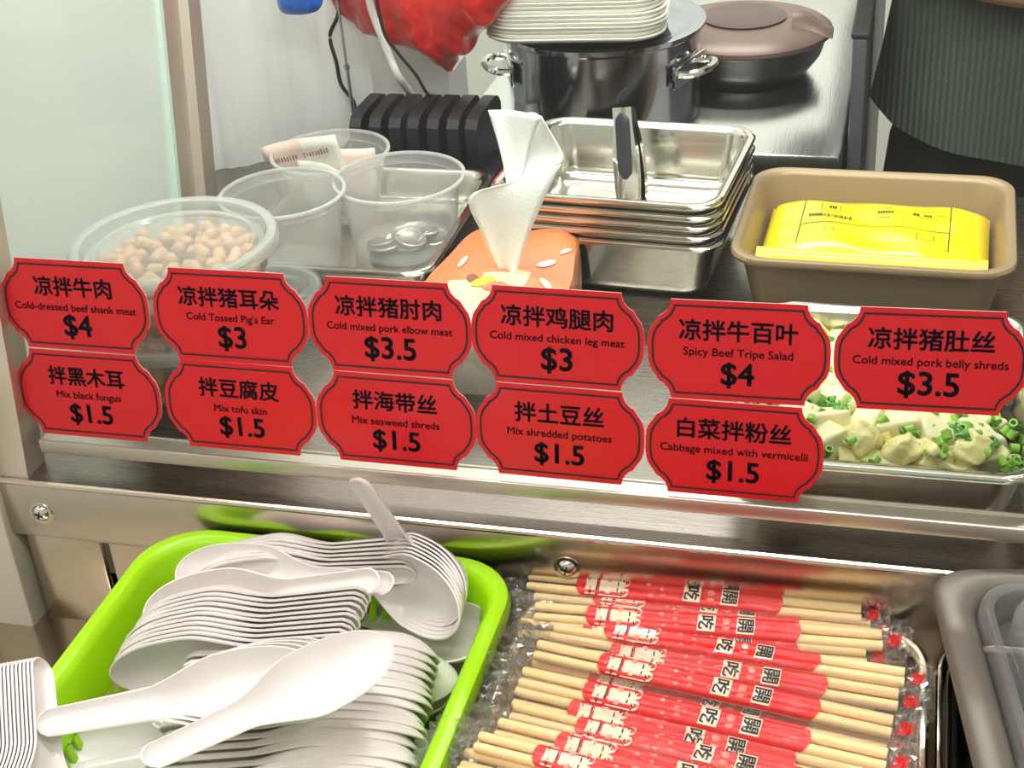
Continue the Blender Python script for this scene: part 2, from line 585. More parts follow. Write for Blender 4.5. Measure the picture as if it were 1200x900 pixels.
# ------------------------------------------------------------------ red price signs
SIGNS = [
    ('凉拌牛肉', 'Cold-dressed beef shank meat', '$4', .053, .083, .0195, -.4856, .0937, .0019, 'leftmost of the upper row'),
    ('凉拌猪耳朵', "Cold Tossed Pig's Ear", '$3', .065, .057, .0185, -.3823, .0931, .0022, 'upper row'),
    ('凉拌猪肘肉', 'Cold mixed pork elbow meat', '$3.5', .065, .077, .032, -.2821, .0932, .001, 'upper row'),
    ('凉拌鸡腿肉', 'Cold mixed chicken leg meat', '$3', .065, .078, .0185, -.1822, .0936, -.0071, 'upper row'),
    ('凉拌牛百叶', 'Spicy Beef Tripe Salad', '$4', .065, .060, .0185, -.0803, .0921, .0128, 'upper row'),
    ('凉拌猪肚丝', 'Cold mixed pork belly shreds', '$3.5', .065, .080, .032, .0212, .0943, .022, 'rightmost of the upper row'),
    ('拌黑木耳', 'Mix black fungus', '$1.5', .053, .045, .030, -.4856, .034, .0029, 'leftmost of the lower row'),
    ('拌豆腐皮', 'Mix tofu skin', '$1.5', .053, .035, .030, -.3822, .0341, -.0016, 'lower row'),
    ('拌海带丝', 'Mix seaweed shreds', '$1.5', .053, .055, .030, -.2819, .0338, -.0048, 'lower row'),
    ('拌土豆丝', 'Mix shredded potatoes', '$1.5', .053, .062, .030, -.1818, .0341, -.0081, 'lower row'),
    ('白菜拌粉丝', 'Cabbage mixed with vermicelli', '$1.5', .064, .083, .030, -.0811, .0324, .0001, 'rightmost of the lower row'),
]
_q = [(.0369, .0294), (.0374, .0262), (.0388, .0232), (.0412, .0206), (.0436, .0192), (.0446, .0176), (.0462, .0150), (.0484, .0118), (.0496, .0080), (.0500, .0030), (.0500, 0)]
QR = _q+[(x, -y) for x, y in reversed(_q[:-1])]
OUT = QR+[(-x, y) for x, y in reversed(QR)]
_b = [(.0352, .0264), (.0356, .0243), (.0370, .0213), (.0396, .0185), (.0420, .0170), (.0432, .0150), (.0450, .0128), (.0466, .0098), (.0474, .0066), (.0477, .0025), (.0477, 0)]
QB = _b+[(x, -y) for x, y in reversed(_b[:-1])]
BOR = QB+[(-x, y) for x, y in reversed(QB)]


def inner(loop, d):
    n = len(loop)
    o = []
    for i in range(n):
        a, b = Vector(loop[i-1]), Vector(loop[(i+1) % n])
        t = (b-a).normalized()
        o.append((loop[i][0]+t.y*d*-1, loop[i][1]+t.x*d))
    return o


_rot = Matrix(((1, 0, 0), (0, st, -ct), (0, ct, st))).to_4x4()   # local z = outward normal of the glass
for cn, en, pr, wc, we, wp, u, v, a, where in SIGNS:
    root = empty('price_sign', f'red scalloped sticker sign reading {en} {pr}', 'sign', group='red price signs on the glass')
    root.matrix_world = Matrix.Translation(on_glass(u, v, .0003)) @ _rot @ Matrix.Rotation(a, 4, 'Z')
    bd = MB()
    bd.loft([[(x, y, z) for x, y in OUT] for z in (0, .0007)], True, False, mi=1)
    bd.loft([[(x, y, .0007) for x, y in OUT], [(x*.992, y*.988, .0007) for x, y in OUT]], False, True, mi=0)
    bd.obj('board', [M['red'], M['edge']], root)
    bb = MB().loft([[(x, y, .0010) for x, y in BOR], [(x, y, .0010) for x, y in [(p[0]*.976, p[1]*.958) for p in BOR]]])
    bb.obj('border_line', M['ink'], root)
    text('dish_name', cn, root, M['navy'], width=wc, loc=(0, .0122, .0010), bold=.022)
    text('english_name', en, root, M['navy'], width=we, loc=(0, -.0013, .0010), bold=.010)
    text('price', pr, root, M['navy'], width=wp, loc=(0, -.0140, .0010), bold=.022)


# ------------------------------------------------------------------ pans and trays
def pan_mb(w, d, h, r, rim=.006, inset=.012, t=.0012, br=.012, roll=.0016):
    """pressed pan: rim at z = h, base at z = 0; w, d measured over the rim"""
    L = []

    def lp(off, z, rr):
        L.append(rrect(w-2*off, d-2*off, rr, z, 8))
    b0 = rim+inset
    lp(b0+br, 0, max(r-br*.5, .004))
    for k in range(1, 5):
        a = k/4*PI/2
        lp(b0+br-br*math.sin(a), br-br*math.cos(a), r)
    lp(rim+.0005, h-.003, r+.004)
    lp(rim-.001, h-roll*2.2, r+.004)
    lp(.0004, h-roll*2.4, r+rim)
    lp(-.0002, h-roll*1.2, r+rim)
    lp(.0008, h-.0002, r+rim)
    lp(rim*.5, h, r+rim*.6)
    lp(rim+t-.001, h-.0006, r+.004)
    lp(rim+t+.001, h-.004, r+.003)
    for k in range(0, 5):
        a = (4-k)/4*PI/2
        lp(b0+br+t-br*math.sin(a), t+br-br*math.cos(a), r)
    return MB().loft(L, True, True)


# tofu tray
tf = pan_mb(.176, .197, .045, .016, .007, .008)
tofu_tray = tag(tf.obj('food_tray', M['pan'], None, 50, (0.0, .112, WZ), (0, 0, .01)), 'shallow steel tray of tofu salad behind the glass under the pork belly sign', 'food tray')

# tan tray
tt = pan_mb(.198, .172, .052, .020, .006, .008, .0016, .012, .002)
tag(tt.obj('baking_tray', M['tan'], None, 50, (-.0165, .338, WZ), (0, 0, -.02)), 'tan non-stick baking tray holding a yellow plastic packet', 'tray')

# stack of steel pans
proto = pan_mb(.178, .160, .050, .016, .006, .007)
pn = proto.obj('steel_pan', M['pan'], None, 50)
pos = Vector((-.207, .357, WZ))
for i in range(5):
    o = pn if i == 0 else pn.copy()
    if i:
        COL.objects.link(o)
    o.location = pos+Vector((random.uniform(-.001, .001), random.uniform(-.001, .001), i*.0082))
    o.rotation_euler = (0, 0, -.07+random.uniform(-.01, .01))
    tag(o, ['bottom steel pan of the nested stack, its whole side showing', 'second steel pan from the bottom of the nested stack', 'middle steel pan of the nested stack of five',
            'second steel pan from the top of the nested stack', 'topmost steel pan of the nested stack, holding the tongs'][i], 'pan', 'nested steel pans')

# tongs standing in the top pan
tg = empty('tongs', 'steel serving tongs with black grip leaning in the top steel pan', 'tongs')
A, B = Vector((-.205, .352, .014)), Vector((-.213, .378, .092))
ax = (B-A).normalized()
side = ax.cross(Vector((.25, 1, .2))).normalized()
nrm = side.cross(ax).normalized()
for k, (off, nm) in enumerate(((.0, 'arm'), (.013, 'arm'))):
    loops = []
    for i in range(15):
        s = i/14
        c = A.lerp(B, s)+nrm*(off*(1-s)**.5*1.0)
        w = .0085+.0025*math.sin(PI*min(1, s*1.2)) if s > .12 else .012
        th = .0012
        loops.append([c-side*w+nrm*.003, c-side*w*.98-nrm*th, c-nrm*(th+.001), c+side*w*.98-nrm*th, c+side*w+nrm*.003, c+nrm*.001])
    am = MB().loft(loops, True, True).obj(nm, M['chrome'], tg, 40)
    if k == 0:
        gl = []
        for i in range(13):
            s = .33+.62*i/12
            c = A.lerp(B, s)-nrm*.0018
            w = .0064*math.sqrt(max(0.02, 1-abs((i-6)/6.05)**9))
            gl.append([c-side*w, c-side*w*.7-nrm*.0016, c-nrm*.0022, c+side*w*.7-nrm*.0016, c+side*w, c+nrm*.0005])
        MB().loft(gl, True, True).obj('grip', M['handle'], am, 60)
hk = MB().tube([B+ax*(.004+.010*math.sin(t*.4))+side*.0045*math.cos(t*.8) for t in range(0, 8)], .0012, 6)
hk.obj('hanging_ring', M['handle'], tg, True)

# payment tray
pt = pan_mb(.172, .205, .026, .016, .006, .006)
tag(pt.obj('steel_tray', M['pan'], None, 50, (-.427, .356, WZ), (0, 0, 0)), 'low steel tray under the clear plastic money tubs', 'tray')

# ------------------------------------------------------------------ clear tubs


def tub_mb(r, h, rb, t=.0009):
    return MB().lathe([(0.0005, 0), (rb-.002, 0), (rb, .002), (r-.0035, h-.008), (r-.003, h-.0075), (r-.001, h-.006), (r, h-.003), (r+.0015, h-.0015), (r+.0012, h), (r-.0008, h), (r-.0012, h-.003),
                       (r-.0035, h-.0068), (rb-t, .003), (.0005, .0022)], 56)


TZ = WZ+.0016
tubs = []
for cx, cy, r, h, rb, lab in ((-.4715, .299, .0485, .0665, .0395, 'empty frosted plastic tub nearest the rear post'),
                              (-.3925, .352, .0520, .0605, .042, 'frosted plastic tub with silver coins in its bottom, beside the tissue pack'),
                              (-.4745, .412, .0495, .055, .037, 'frosted plastic tub holding banknotes, behind the other two tubs')):
    t = tag(tub_mb(r, h, rb).obj('plastic_tub', M['tub'], None, 35, (cx, cy, TZ)), lab, 'tub', 'clear money tubs')
    MB().lathe([(r+.0004, h-.0022), (r+.0022, h-.0012), (r+.0020, h+.0004), (r-.0008, h+.0006), (r-.0010, h-.0012), (r+.0004, h-.0022)], 56).lathe([(r-.0034, h-.0085), (r-.0024, h-.0080), (r-.0034, h-.0075)], 56).obj('rim', M['tub_rim_glint'], t, 40)
    tubs.append(t)
# coins
cm = MB().lathe([(.0005, 0), (.0112, 0), (.012, .0004), (.012, .0016), (.0112, .002), (.0105, .0017), (.0005, .0017)], 24)
co = cm.obj('coin', M['coin'], None, 40)
for i in range(16):
    o = co if i == 0 else co.copy()
    if i:
        COL.objects.link(o)
    a, rr = random.uniform(0, 2*PI), .027*math.sqrt(random.random())
    lay = i//6
    o.location = (-.3925+rr*math.cos(a), .352+rr*math.sin(a), TZ+.0035+lay*.0028+random.uniform(0, .0005))
    o.rotation_euler = (random.uniform(-.16, .16), random.uniform(-.16, .16), random.uniform(0, 6))
    tag(o, 'silver coin lying in the bottom of the frosted tub', 'coin', 'coins in the frosted tub')
# banknotes


def note(p, w, h, lean_, rz, mats, label, marks=False, curl=.004):
    nx, ny = 12, 6
    vs, fs, mi = [], [], []
    for j in range(ny+1):
        for i in range(nx+1):
            x, y = (i/nx-.5)*w, j/ny*h
            vs.append((x, curl*math.sin(i/nx*PI*1.4+rz), y))
    for j in range(ny):
        for i in range(nx):
            k = j*(nx+1)+i
            fs.append((k, k+1, k+nx+2, k+nx+1))
    mb = MB().add(vs, fs)
    mb.mi = [1 if (i % nx) >= 6 else 0 for i in range(len(fs))] if marks else [0]*len(fs)
    o = mb.obj('banknote', mats, None, 60, p, (lean_[0], lean_[1], rz))
    sm = o.modifiers.new('thickness', 'SOLIDIFY')
    sm.thickness = .0004
    if marks:
        k = MB()
        random.seed(3)
        for i in range(22):
            x = -.030+i*.0026
            if abs(x) < .003:
                continue
            k.box((x, -.0062, h-.012+random.uniform(-.0005, .0005)), (random.uniform(.0009, .0017), .0006, random.uniform(.0025, .005)))
        k.obj('print', mat('note_ink', '#a07a78', .6), o)
    tag(o, label, 'banknote', 'banknotes in the rear tub')


note((-.4865, .408, TZ+.008), .070, .062, (.10, -.20, 0), .10, [M['note'], M['note_w']], 'pink and white printed banknote sticking out above the rear tub', True)
note((-.470, .422, TZ+.004), .056, .047, (-.08, .06, 0), .5, [M['note']], 'pale pink banknote folded inside the rear tub, right side')
note((-.478, .400, TZ+.004), .052, .044, (.06, .02, 0), -.35, [M['note_w']], 'cream banknote folded inside the rear tub, front side')

# peanut bowls
PB = [(-.475, .121, WZ, .0675, .056, .050, 'lower'), (-.470, .117, WZ+.0608, .066, .050, .052, 'upper')]
pme = MB()
_pl = []
for i in range(11):
    z = -.0075+.015*i/10
    rr = .0052*math.sqrt(max(0, 1-(z/.0077)**2))*(1-.16*math.cos(z/.0075*PI*.9)**2)
    _pl.append((max(rr, .0003), z))
pme.lathe(_pl, 10, capb=True, capt=True)
pobj = None
for cx, cy, z0, r, h, rb, nm in PB:
    b = empty('lidded_bowl', f'clear round lidded bowl of peanuts, {nm} of the two stacked at the left post', 'bowl', (cx, cy, z0), group='stacked peanut bowls')
    tub_mb(r, h, rb).obj('bowl', M['tub_lid'], b, 35)
    ld = MB().lathe([(.0005, h-.0035), (r-.016, h-.0035), (r-.0135, h-.001), (r-.011, h-.001), (r-.0095, h-.0045), (r-.0055, h-.0045), (r-.0035, h+.003), (r-.001, h+.0042), (r+.003, h+.0036), (r+.0042, h+.001), (r+.0042, h-.004),
                     (r+.0034, h-.004), (r+.0032, h+.0006), (r+.001, h+.0028), (r-.0028, h+.0018)], 64)
    ld.obj('lid', M['bowl_lid'], b, 40)
    n = 0
    for lay in range(5):
        zz = .008+lay*.0095
        if zz > h-.010:
            break
        R = rb+(r-rb)*zz/h-.0062
        rings = [R]
        top = zz+.0095 > h-.010
        for rr in rings if not top else [R*.88, R*.7, R*.5, R*.3, .004]:
            if rr < .003:
                continue
            k = max(1, int(2*PI*rr/.0138))
            for i in range(k):
                a = 2*PI*(i+random.uniform(-.25, .25))/k+lay
                if pobj is None:
                    pobj = pme.obj('peanut', M['peanut'], None, True)
                    o = pobj
                else:
                    o = pobj.copy()
                    COL.objects.link(o)
                o.location = (cx+rr*math.cos(a), cy+rr*math.sin(a), z0+zz+random.uniform(-.0012, .0012))
                o.rotation_euler = (random.uniform(-1.2, 1.2), random.uniform(-1.2, 1.2), random.uniform(0, 6))
                tag(o, f'tan peanut in the {nm} clear bowl by the left post', 'peanut', f'peanuts in the {nm} bowl')
# small lidded tub behind the pig's ear sign
b = empty('sauce_tub', 'small clear tub with ribbed lid behind the pig ear sign', 'tub', (-.448, .197, WZ))
tub_mb(.038, .036, .030).obj('tub', M['tub'], b, 35)
h, r = .036, .038
MB().lathe([(.0005, h-.002), (r-.018, h-.002), (r-.017, h), (r-.013, h), (r-.012, h-.002), (r-.008, h-.002), (r-.0055, h+.003), (r+.002, h+.0032), (r+.0034, h), (r+.0034, h-.004), (r+.0026, h-.004), (r+.001, h+.0016)], 56).obj('lid', M['tub_lid'], b, 40)

# ------------------------------------------------------------------ tofu and scallions in the tray


def blob(d, seed, rough, sub=2):
    b = bmesh.new()
    bmesh.ops.create_cube(b, size=1)
    bmesh.ops.subdivide_edges(b, edges=b.edges[:], cuts=3+2*sub, use_grid_fill=True)
    for v in b.verts:
        v.co *= 1/(sum(abs(c*2)**9 for c in v.co))**(1/9)
    for v in b.verts:
        nz = noise.noise_vector(v.co*2.2+Vector((seed*7.1, seed*3.3, 0)))
        v.co = Vector((v.co.x*d[0], v.co.y*d[1], v.co.z*d[2]))+nz*rough
    b.verts.index_update()
    mb = MB().add([v.co.copy() for v in b.verts], [[v.index for v in f.verts] for f in b.faces])
    b.free()
    return mb


TC = Vector((0.0, .112, WZ))
tof = [blob((.026, .021, .014), 1, .0009), blob((.022, .024, .016), 2, .0012), blob((.024, .017, .017), 3, .0016)]
eggs = [blob((.019, .016, .015), 5, .0034, 3), blob((.016, .019, .014), 6, .0038, 3)]
tof = [m.obj('tofu_piece', M['tofu'], None, 70) for m in tof]
eggs = [m.obj('egg_piece', M['egg'], None, 85) for m in eggs]
used = set()
random.seed(21)


def place(src, loc, rot, label, cat, group):
    o = src
    if src.name in used:
        o = src.copy()
        COL.objects.link(o)
    used.add(src.name)
    o.location, o.rotation_euler = loc, rot
    tag(o, label, cat, group)
    return o


def heap(x, y):
    ex = min(1, (.078-abs(x-TC.x))/.03)
    ey = min(1, (.086-abs(y-TC.y))/.03)
    return WZ+.026+.012*max(0, min(ex, ey))+.003*math.sin(x*90)*math.cos(y*70)


for lay in range(2):
    nx, ny = 7, 8
    for i in range(nx):
        for j in range(ny):
            x = TC.x+(i-(nx-1)/2)*.0205+random.uniform(-.003, .003)
            y = TC.y+(j-(ny-1)/2)*.0205+random.uniform(-.003, .003)
            if lay:
                x += .010
                y += .010
                if i == nx-1 or j == ny-1:
                    continue
            if abs(x-TC.x) > .052 and abs(y-TC.y) > .058:
                continue
            if not lay:
                x, y = TC.x+(x-TC.x)*.93, TC.y+(y-TC.y)*.95
            z = heap(x, y)-.009+lay*.009
            if random.random() < .62:
                place(random.choice(tof), (x, y, z), (random.uniform(-.4, .4), random.uniform(-.4, .4), random.uniform(0, 6)),
                      'pale tofu chunk in the steel tray of tofu salad', 'tofu', 'tofu chunks in the steel tray')
            else:
                place(random.choice(eggs), (x, y, z), (random.uniform(-1, 1), random.uniform(-1, 1), random.uniform(0, 6)),
                      'crumbly pale yellow curd chunk in the steel tray of tofu salad', 'bean curd', 'crumbly curd in the steel tray')


def ring(r, h, m):
    mb = MB().lathe([(r, -h/2), (r, h/2), (r*.62, h/2), (r*.62, -h/2), (r, -h/2)], 12)
    return mb.obj('scallion_ring', m, None, 40)


rings = [ring(.0032, .004, M['scal']), ring(.0026, .0055, M['scal']), ring(.0036, .003, M['scal2']), ring(.0024, .008, M['scal2']), ring(.003, .005, M['scal']), ring(.0018, .004, M['scal'])]
dgr = bpy.context.evaluated_depsgraph_get()
clus = [(random.uniform(-.075, .08), random.uniform(-.08, .08)) for _ in range(22)]
for i in range(285):
    if random.random() < .7:
        cx, cy = random.choice(clus)
        x, y = TC.x+cx+random.gauss(0, .007), TC.y+cy+random.gauss(0, .007)
    else:
        x, y = TC.x+random.uniform(-.074, .074), TC.y+random.uniform(-.082, .082)
    x = max(TC.x-.074, min(TC.x+.074, x))
    y = max(TC.y-.083, min(TC.y+.083, y))
    z = heap(x, y)+random.uniform(.001, .0085)
    place(random.choice(rings), (x, y, z), (random.uniform(-1.4, 1.4), random.uniform(-1.4, 1.4), random.uniform(0, 6)),
          'chopped green scallion ring scattered over the tofu salad', 'scallion', 'scallion rings on the tofu salad')

# ------------------------------------------------------------------ yellow packet in the tan tray
yp = empty('plastic_packet', 'yellow sealed plastic packet with black printing lying in the tan tray', 'packet', (-.0165, .338, WZ), (.04, 0, -.03))
nx, ny = 34, 18
vs, fs = [], []
YW, YD = .164, .112


def ypz(s, t):
    e = (1-abs(2*s-1)**5)*(1-abs(2*t-1)**4)
    return .026+.019*max(0, e)**.45+.0012*math.sin(s*19+t*5)*e+.0008*math.sin(t*23+s*8)*e


def ypp(s, t):
    k = 1-.06*math.sin(PI*t)*0
    return ((s-.5)*YW*k, (t-.5)*YD, ypz(s, t))


for j in range(ny+1):
    for i in range(nx+1):
        vs.append(ypp(i/nx, j/ny))
n0 = len(vs)
for j in range(ny+1):
    for i in range(nx+1):
        p = ypp(i/nx, j/ny)
        vs.append((p[0], p[1], .026-(p[2]-.026)*1.1))
for j in range(ny):
    for i in range(nx):
        k = j*(nx+1)+i
        fs.append((k, k+1, k+nx+2, k+nx+1))
        fs.append((n0+k, n0+k+nx+1, n0+k+nx+2, n0+k+1))
MB().add(vs, fs).obj('pouch', M['yellow'], yp, True)
fl = MB()      # front sealed fin, a rolled strip wider than the pouch
fl.loft([[(x, -YD/2+.001, .026), (x, -YD/2-.006, .036), (x, -YD/2-.004, .046), (x, -YD/2+.004, .0495), (x, -YD/2+.011, .046), (x, -YD/2+.008, .034)] for x in [(-.0805+.161*i/20) for i in range(21)]], True, True)
fl.obj('folded_seal', M['yellow'], yp, 60)


def yprint(x0, x1, y0, y1, mb, lift=.0006):
    n = 14
    loop = []
    for i in range(n):
        for (x, y) in ((x0+(x1-x0)*i/(n-1), y0), (x0+(x1-x0)*i/(n-1), y1)):
            loop.append((x, y, ypz(x/YW+.5, y/YD+.5)+lift))
    mb.add(loop, [(2*i, 2*i+2, 2*i+3, 2*i+1) for i in range(n-1)])


pr = MB()
yprint(-.055, .053, .040, .0408, pr)
yprint(-.055, .053, -.002, -.0012, pr)
for x in (-.055, .053):
    for j in range(6):
        yprint(x-.0004, x+.0004, -.030+j*.0117, -.030+(j+1)*.0117+.0003, pr)
random.seed(5)
for i in range(26):
    x = -.050+i*.00125
    yprint(x, x+random.choice((.0004, .0007, .0009)), .008, .0145, pr)
for y, x0, x1, hh in ((.026, -.036, -.030, .004), (.020, .000, .012, .003), (.027, .002, .012, .001), (.022, .026, .031, .005), (.022, .034, .040, .004), (.024, .043, .050, .001), (.016, .030, .044, .001),
                      (.013, .000, .010, .001), (.031, -.005, .010, .0008), (.031, .024, .046, .0008)):
    n = max(2, int((x1-x0)/.0018))
    for k in range(n):
        a = x0+(x1-x0)*k/n
        yprint(a, a+(x1-x0)/n*.72, y-hh/2, y+hh/2, pr)
for (x0, x1, y0, y1) in ((-.042, -.028, .021, .031), (.030, .042, -.020, -.012), (-.036, -.030, -.014, -.008)):
    yprint(x0, x1, y0, y0+.0005, pr)
    yprint(x0, x1, y1, y1+.0005, pr)
    for x in (x0, x1):
        yprint(x, x+.0005, y0, y1, pr)
pr.obj('print', M['ink'], yp)

# ------------------------------------------------------------------ tissue pack
tp = empty('tissue_pack', 'orange and cream plastic tissue pack standing beside the steel pan stack', 'tissue pack', (-.2685, .205, WZ), (0, 0, .02))
TW, TD, TH = .102, .148, .062


def tpt(s, t, top):
    # soft pillow pack with pinched ends
    a, b = 2*s-1, 2*t-1
    w = TW*(1-.20*max(0, b))
    z = TH*(1-.10*abs(a)**4-.10*abs(b)**5)+.002*math.sin(9*s+7*t)
    return (a*w/2, b*TD/2, z if top else 0)


vs, fs, mi = [], [], []
N = 22
for j in range(N+1):
    for i in range(N+1):
        vs.append(tpt(i/N, j/N, True))
for j in range(N):
    for i in range(N):
        k = j*(N+1)+i
        fs.append((k, k+1, k+N+2, k+N+1))
        s, t = (i+.5)/N, (j+.5)/N
        mi.append(1 if t < .30+.22*s and s < .75 else 0)
ringi = [i for i in range(N+1)]+[(N+1)*j+N for j in range(1, N+1)]+[(N+1)*N+i for i in range(N-1, -1, -1)]+[(N+1)*j for j in range(N-1, 0, -1)]
base = len(vs)
for lv in (1, 2, 3, 4):
    for k in ringi:
        x, y, z = vs[k]
        f = lv/4
        bul = 1+.03*math.sin(PI*f)
        vs.append((x*bul, y*bul-.003*math.sin(PI*f), z*(1-f)))
m = len(ringi)
prev = ringi
for lv in range(4):
    cur = [base+lv*m+k for k in range(m)]
    for k in range(m):
        q = (k+1) % m
        fs.append((prev[k], cur[k], cur[q], prev[q]))
        yv = vs[prev[k]][1]
        mi.append(2 if (yv < -TD/2*.8 or lv >= 2) else 0)
    prev = cur
fs.append(tuple(prev))
mi.append(2)
b = MB().add(vs, fs)
b.mi = mi
b.obj('wrapper', [M['pack_orange'], M['pack_cream'], M['pack_white']], tp, 60)
end = MB()     # crinkled white end fin at the front
end.loft([[(x, -TD/2-.001, .012), (x, -TD/2-.010-.002*math.sin(x*300), .040), (x, -TD/2-.004, .058), (x, -TD/2+.004, .050)] for x in [(-.034+.068*i/24) for i in range(25)]], True, True)
end.obj('end_fold', M['pack_white'], tp, 60)
art = MB()     # printed petals and leaf on the wrapper


def patch(cx, cy, pts, mi):
    pts = [(cx+x, cy+y) for x, y in pts]
    vs_ = [(x, y, tpt(x/(TW*(1-.20*max(0, 2*y/TD)))+.5, y/TD+.5, True)[2]+.0009) for x, y in pts]
    art.add(vs_, [tuple(range(len(vs_)))], mi)


def oval(w, h, a, n=9):
    return [(w*math.cos(2*PI*i/n)*math.cos(a)-h*math.sin(2*PI*i/n)*math.sin(a), w*math.cos(2*PI*i/n)*math.sin(a)+h*math.sin(2*PI*i/n)*math.cos(a)) for i in range(n)]


patch(-.016, -.020, oval(.007, .004, 2.2), 0)
patch(-.007, -.026, oval(.009, .006, .3), 1)
patch(.004, -.034, oval(.012, .006, -.4), 2)
for x, y, w, h_, a in ((-.040, -.036, .003, .007, .2), (-.030, .006, .0025, .008, -.1), (.030, .010, .004, .008, -.8), (.036, -.020, .003, .008, .6), (.040, .030, .002, .006, -.5), (.024, -.050, .003, .007, .4)):
    patch(x, y, oval(w, h_, a), 3)
patch(.030, -.046, [(-.006, -.008), (.004, -.011), (.008, .004), (-.002, .007)], 3)
art.obj('printed_art', [M['pack_brown'], M['pack_yellow'], M['pack_pink'], M['pack_white']], tp)
bar = MB()
for i in range(9):
    x, y = .0265+i*.0009, -.0462-i*.00025
    z = tpt(x/TW+.5, y/TD+.5, True)[2]+.0015
    bar.box((x, y, z), (.0004, .012, .0002), mx=None)
bar.obj('barcode', M['ink'], tp)
# the tissue pulled out of the pack
ts = empty('tissue', 'white tissue pulled up out of the orange tissue pack', 'tissue', (0, 0, 0))


def sheet(rows, name, n=10, th=.0006):
    """rows of (left, right) corner pairs"""
    vs, fs = [], []
    rr = []
    Ls = curve([r[0] for r in rows], 6)
    Rs = curve([r[1] for r in rows], 6)
    for a, b_ in zip(Ls, Rs):
        rr.append([a.lerp(b_, i/n)+Vector((0, .003*math.sin(i/n*PI*1.3), 0)) for i in range(n+1)])
    mb = MB().loft(rr, closed=False)
    o = mb.obj(name, M['tissue'], ts, 60)
    s_ = o.modifiers.new('thickness', 'SOLIDIFY')
    s_.thickness = th
    return o


V = Vector
sheet([(V((-.2670, .196, .036)), V((-.2560, .192, .034))), (V((-.2775, .197, .064)), V((-.2470, .194, .060))), (V((-.2855, .198, .093)), V((-.2320, .196, .095))), (V((-.2530, .201, .104)), V((-.2195, .199, .120)))], 'lower_fold')
sheet([(V((-.2560, .204, .098)), V((-.2195, .199, .1205))), (V((-.2500, .214, .122)), V((-.2195, .203, .127))), (V((-.2475, .220, .146)), V((-.2330, .208, .1490)))], 'right_fold')
sheet([(V((-.2600, .206, .092)), V((-.2510, .206, .098))), (V((-.2660, .214, .120)), V((-.2440, .213, .126))), (V((-.2745, .222, .1465)), V((-.2335, .210, .1490)))], 'upper_fold')

# ------------------------------------------------------------------ black pager rack
pg = empty('pager_charger', 'black charging rack of upright slab pagers against the white wall', 'charger', (0, 0, 0))
MB().box((-.4165, .509, WZ+.006), (.135, .075, .012), .003).obj('base', M['black'], pg, 40)
sl = MB().loft([[(-.0055, y, z) for y, z in L_] for L_ in ()] or [[(x, y, z) for y, z in ((-.031, 0), (.031, 0), (.031, .046), (.026, .053), (.018, .0555), (-.016, .0525), (-.026, .049), (-.031, .042))] for x in (-.0056, -.0046, .0046, .0056)], True, True)
me = sl.mesh('pager')
for i in range(7):
    o = link('pager', me, M['black'] if i == 0 else None, pg, 30, (-.4725+i*.0178, .508+.0005*i, WZ+.011), (0, 0, -.10+.02*(i % 3)))
    if i == 0:
        cap = MB().box((0, -.012, .053), (.007, .03, .003), .001)

# cables and rod in front of the white wall


def cable(pts, r, m, label, cat='cable', n=8):
    o = MB().tube(curve(pts, 8), r, n).obj('power_cable', m, None, True)
    return tag(o, label, cat)


cable([(-.4600, .50, .17), (-.4600, .512, .125), (-.4545, .516, .098), (-.4490, .517, .078), (-.4440, .520, .060), (-.4435, .545, .035), (-.4435, .560, .010), (-.4435, .562, -.0195)], .0034, M['cable_w'], 'thick white cable hanging in front of the red bag behind the black pagers')
cable([(-.452, .50, .17), (-.449, .505, .110), (-.440, .51, .088), (-.426, .515, .065), (-.418, .52, .045), (-.410, .552, .018), (-.404, .572, -.0215)], .0015, M['black'], 'thin black cable hanging in front of the red bag')
cable([(-.507, .56, .16), (-.510, .56, .110), (-.522, .56, .085), (-.519, .56, .060), (-.517, .56, .038), (-.506, .56, .018), (-.505, .545, -.005), (-.515, .54, -.02)], .0019, M['black'], 'thin black cable hanging left of the pagers, beside the metal rod')
rod = MB().tube([(-.507, .55, .17), (-.506, .552, .058)], .0014, 8).tube([(-.506, .552, .058), (-.5055, .552, .010), (-.5055, .552, -.0195)], .0018, 8)
rod.lathe([(.0005, -.002), (.0028, -.002), (.0028, .002), (.0005, .002)], 10, mx=Matrix.Translation((-.506, .552, .058)))
tag(rod.obj('metal_rod', M['pot'], None, True), 'thin metal rod standing beside the hanging black cable', 'rod')

# bags


def bag(name, prof, m, label, cy, seed, amp):
    n = 96
    loops = []
    prof2 = [tuple(p) for p in curve4(prof, 5)]
    for (z, x0, x1, d) in prof2:
        lp = []
        for i in range(n):
            a = 2*PI*i/n
            p = Vector(((x0+x1)/2+(x1-x0)/2*math.cos(a), cy+d*math.sin(a), z))
            r1 = 1-2*abs(noise.noise(Vector((p.x*30, p.y*30, p.z*11))+Vector((seed, 0, 0))))
            r2 = 1-2*abs(noise.noise(Vector((p.x*70, p.y*70, p.z*40))+Vector((0, seed, 0))))
            nv = (r1*.8+r2*.22-.4)*amp*min(1, d/.02)
            lp.append(p+Vector((math.cos(a)*.6, math.sin(a), .25*math.sin(a*3)))*nv)
        loops.append(lp)
    o = MB().loft(loops, True, True).obj(name, m, None, 40)
    return tag(o, label, 'bag')


def curve4(P, n):
    P = [tuple(2*a-b for a, b in zip(P[0], P[1]))]+list(P)+[tuple(2*a-b for a, b in zip(P[-1], P[-2]))]
    out = []
    for i in range(1, len(P)-2):
        for k in range(n):
            t = k/n
            out.append(tuple(.5*(2*b+(c-a)*t+(2*a-5*b+4*c-d)*t*t+(3*b-a-3*c+d)*t**3) for a, b, c, d in zip(*P[i-1:i+3])))
    return out+[P[-2]]


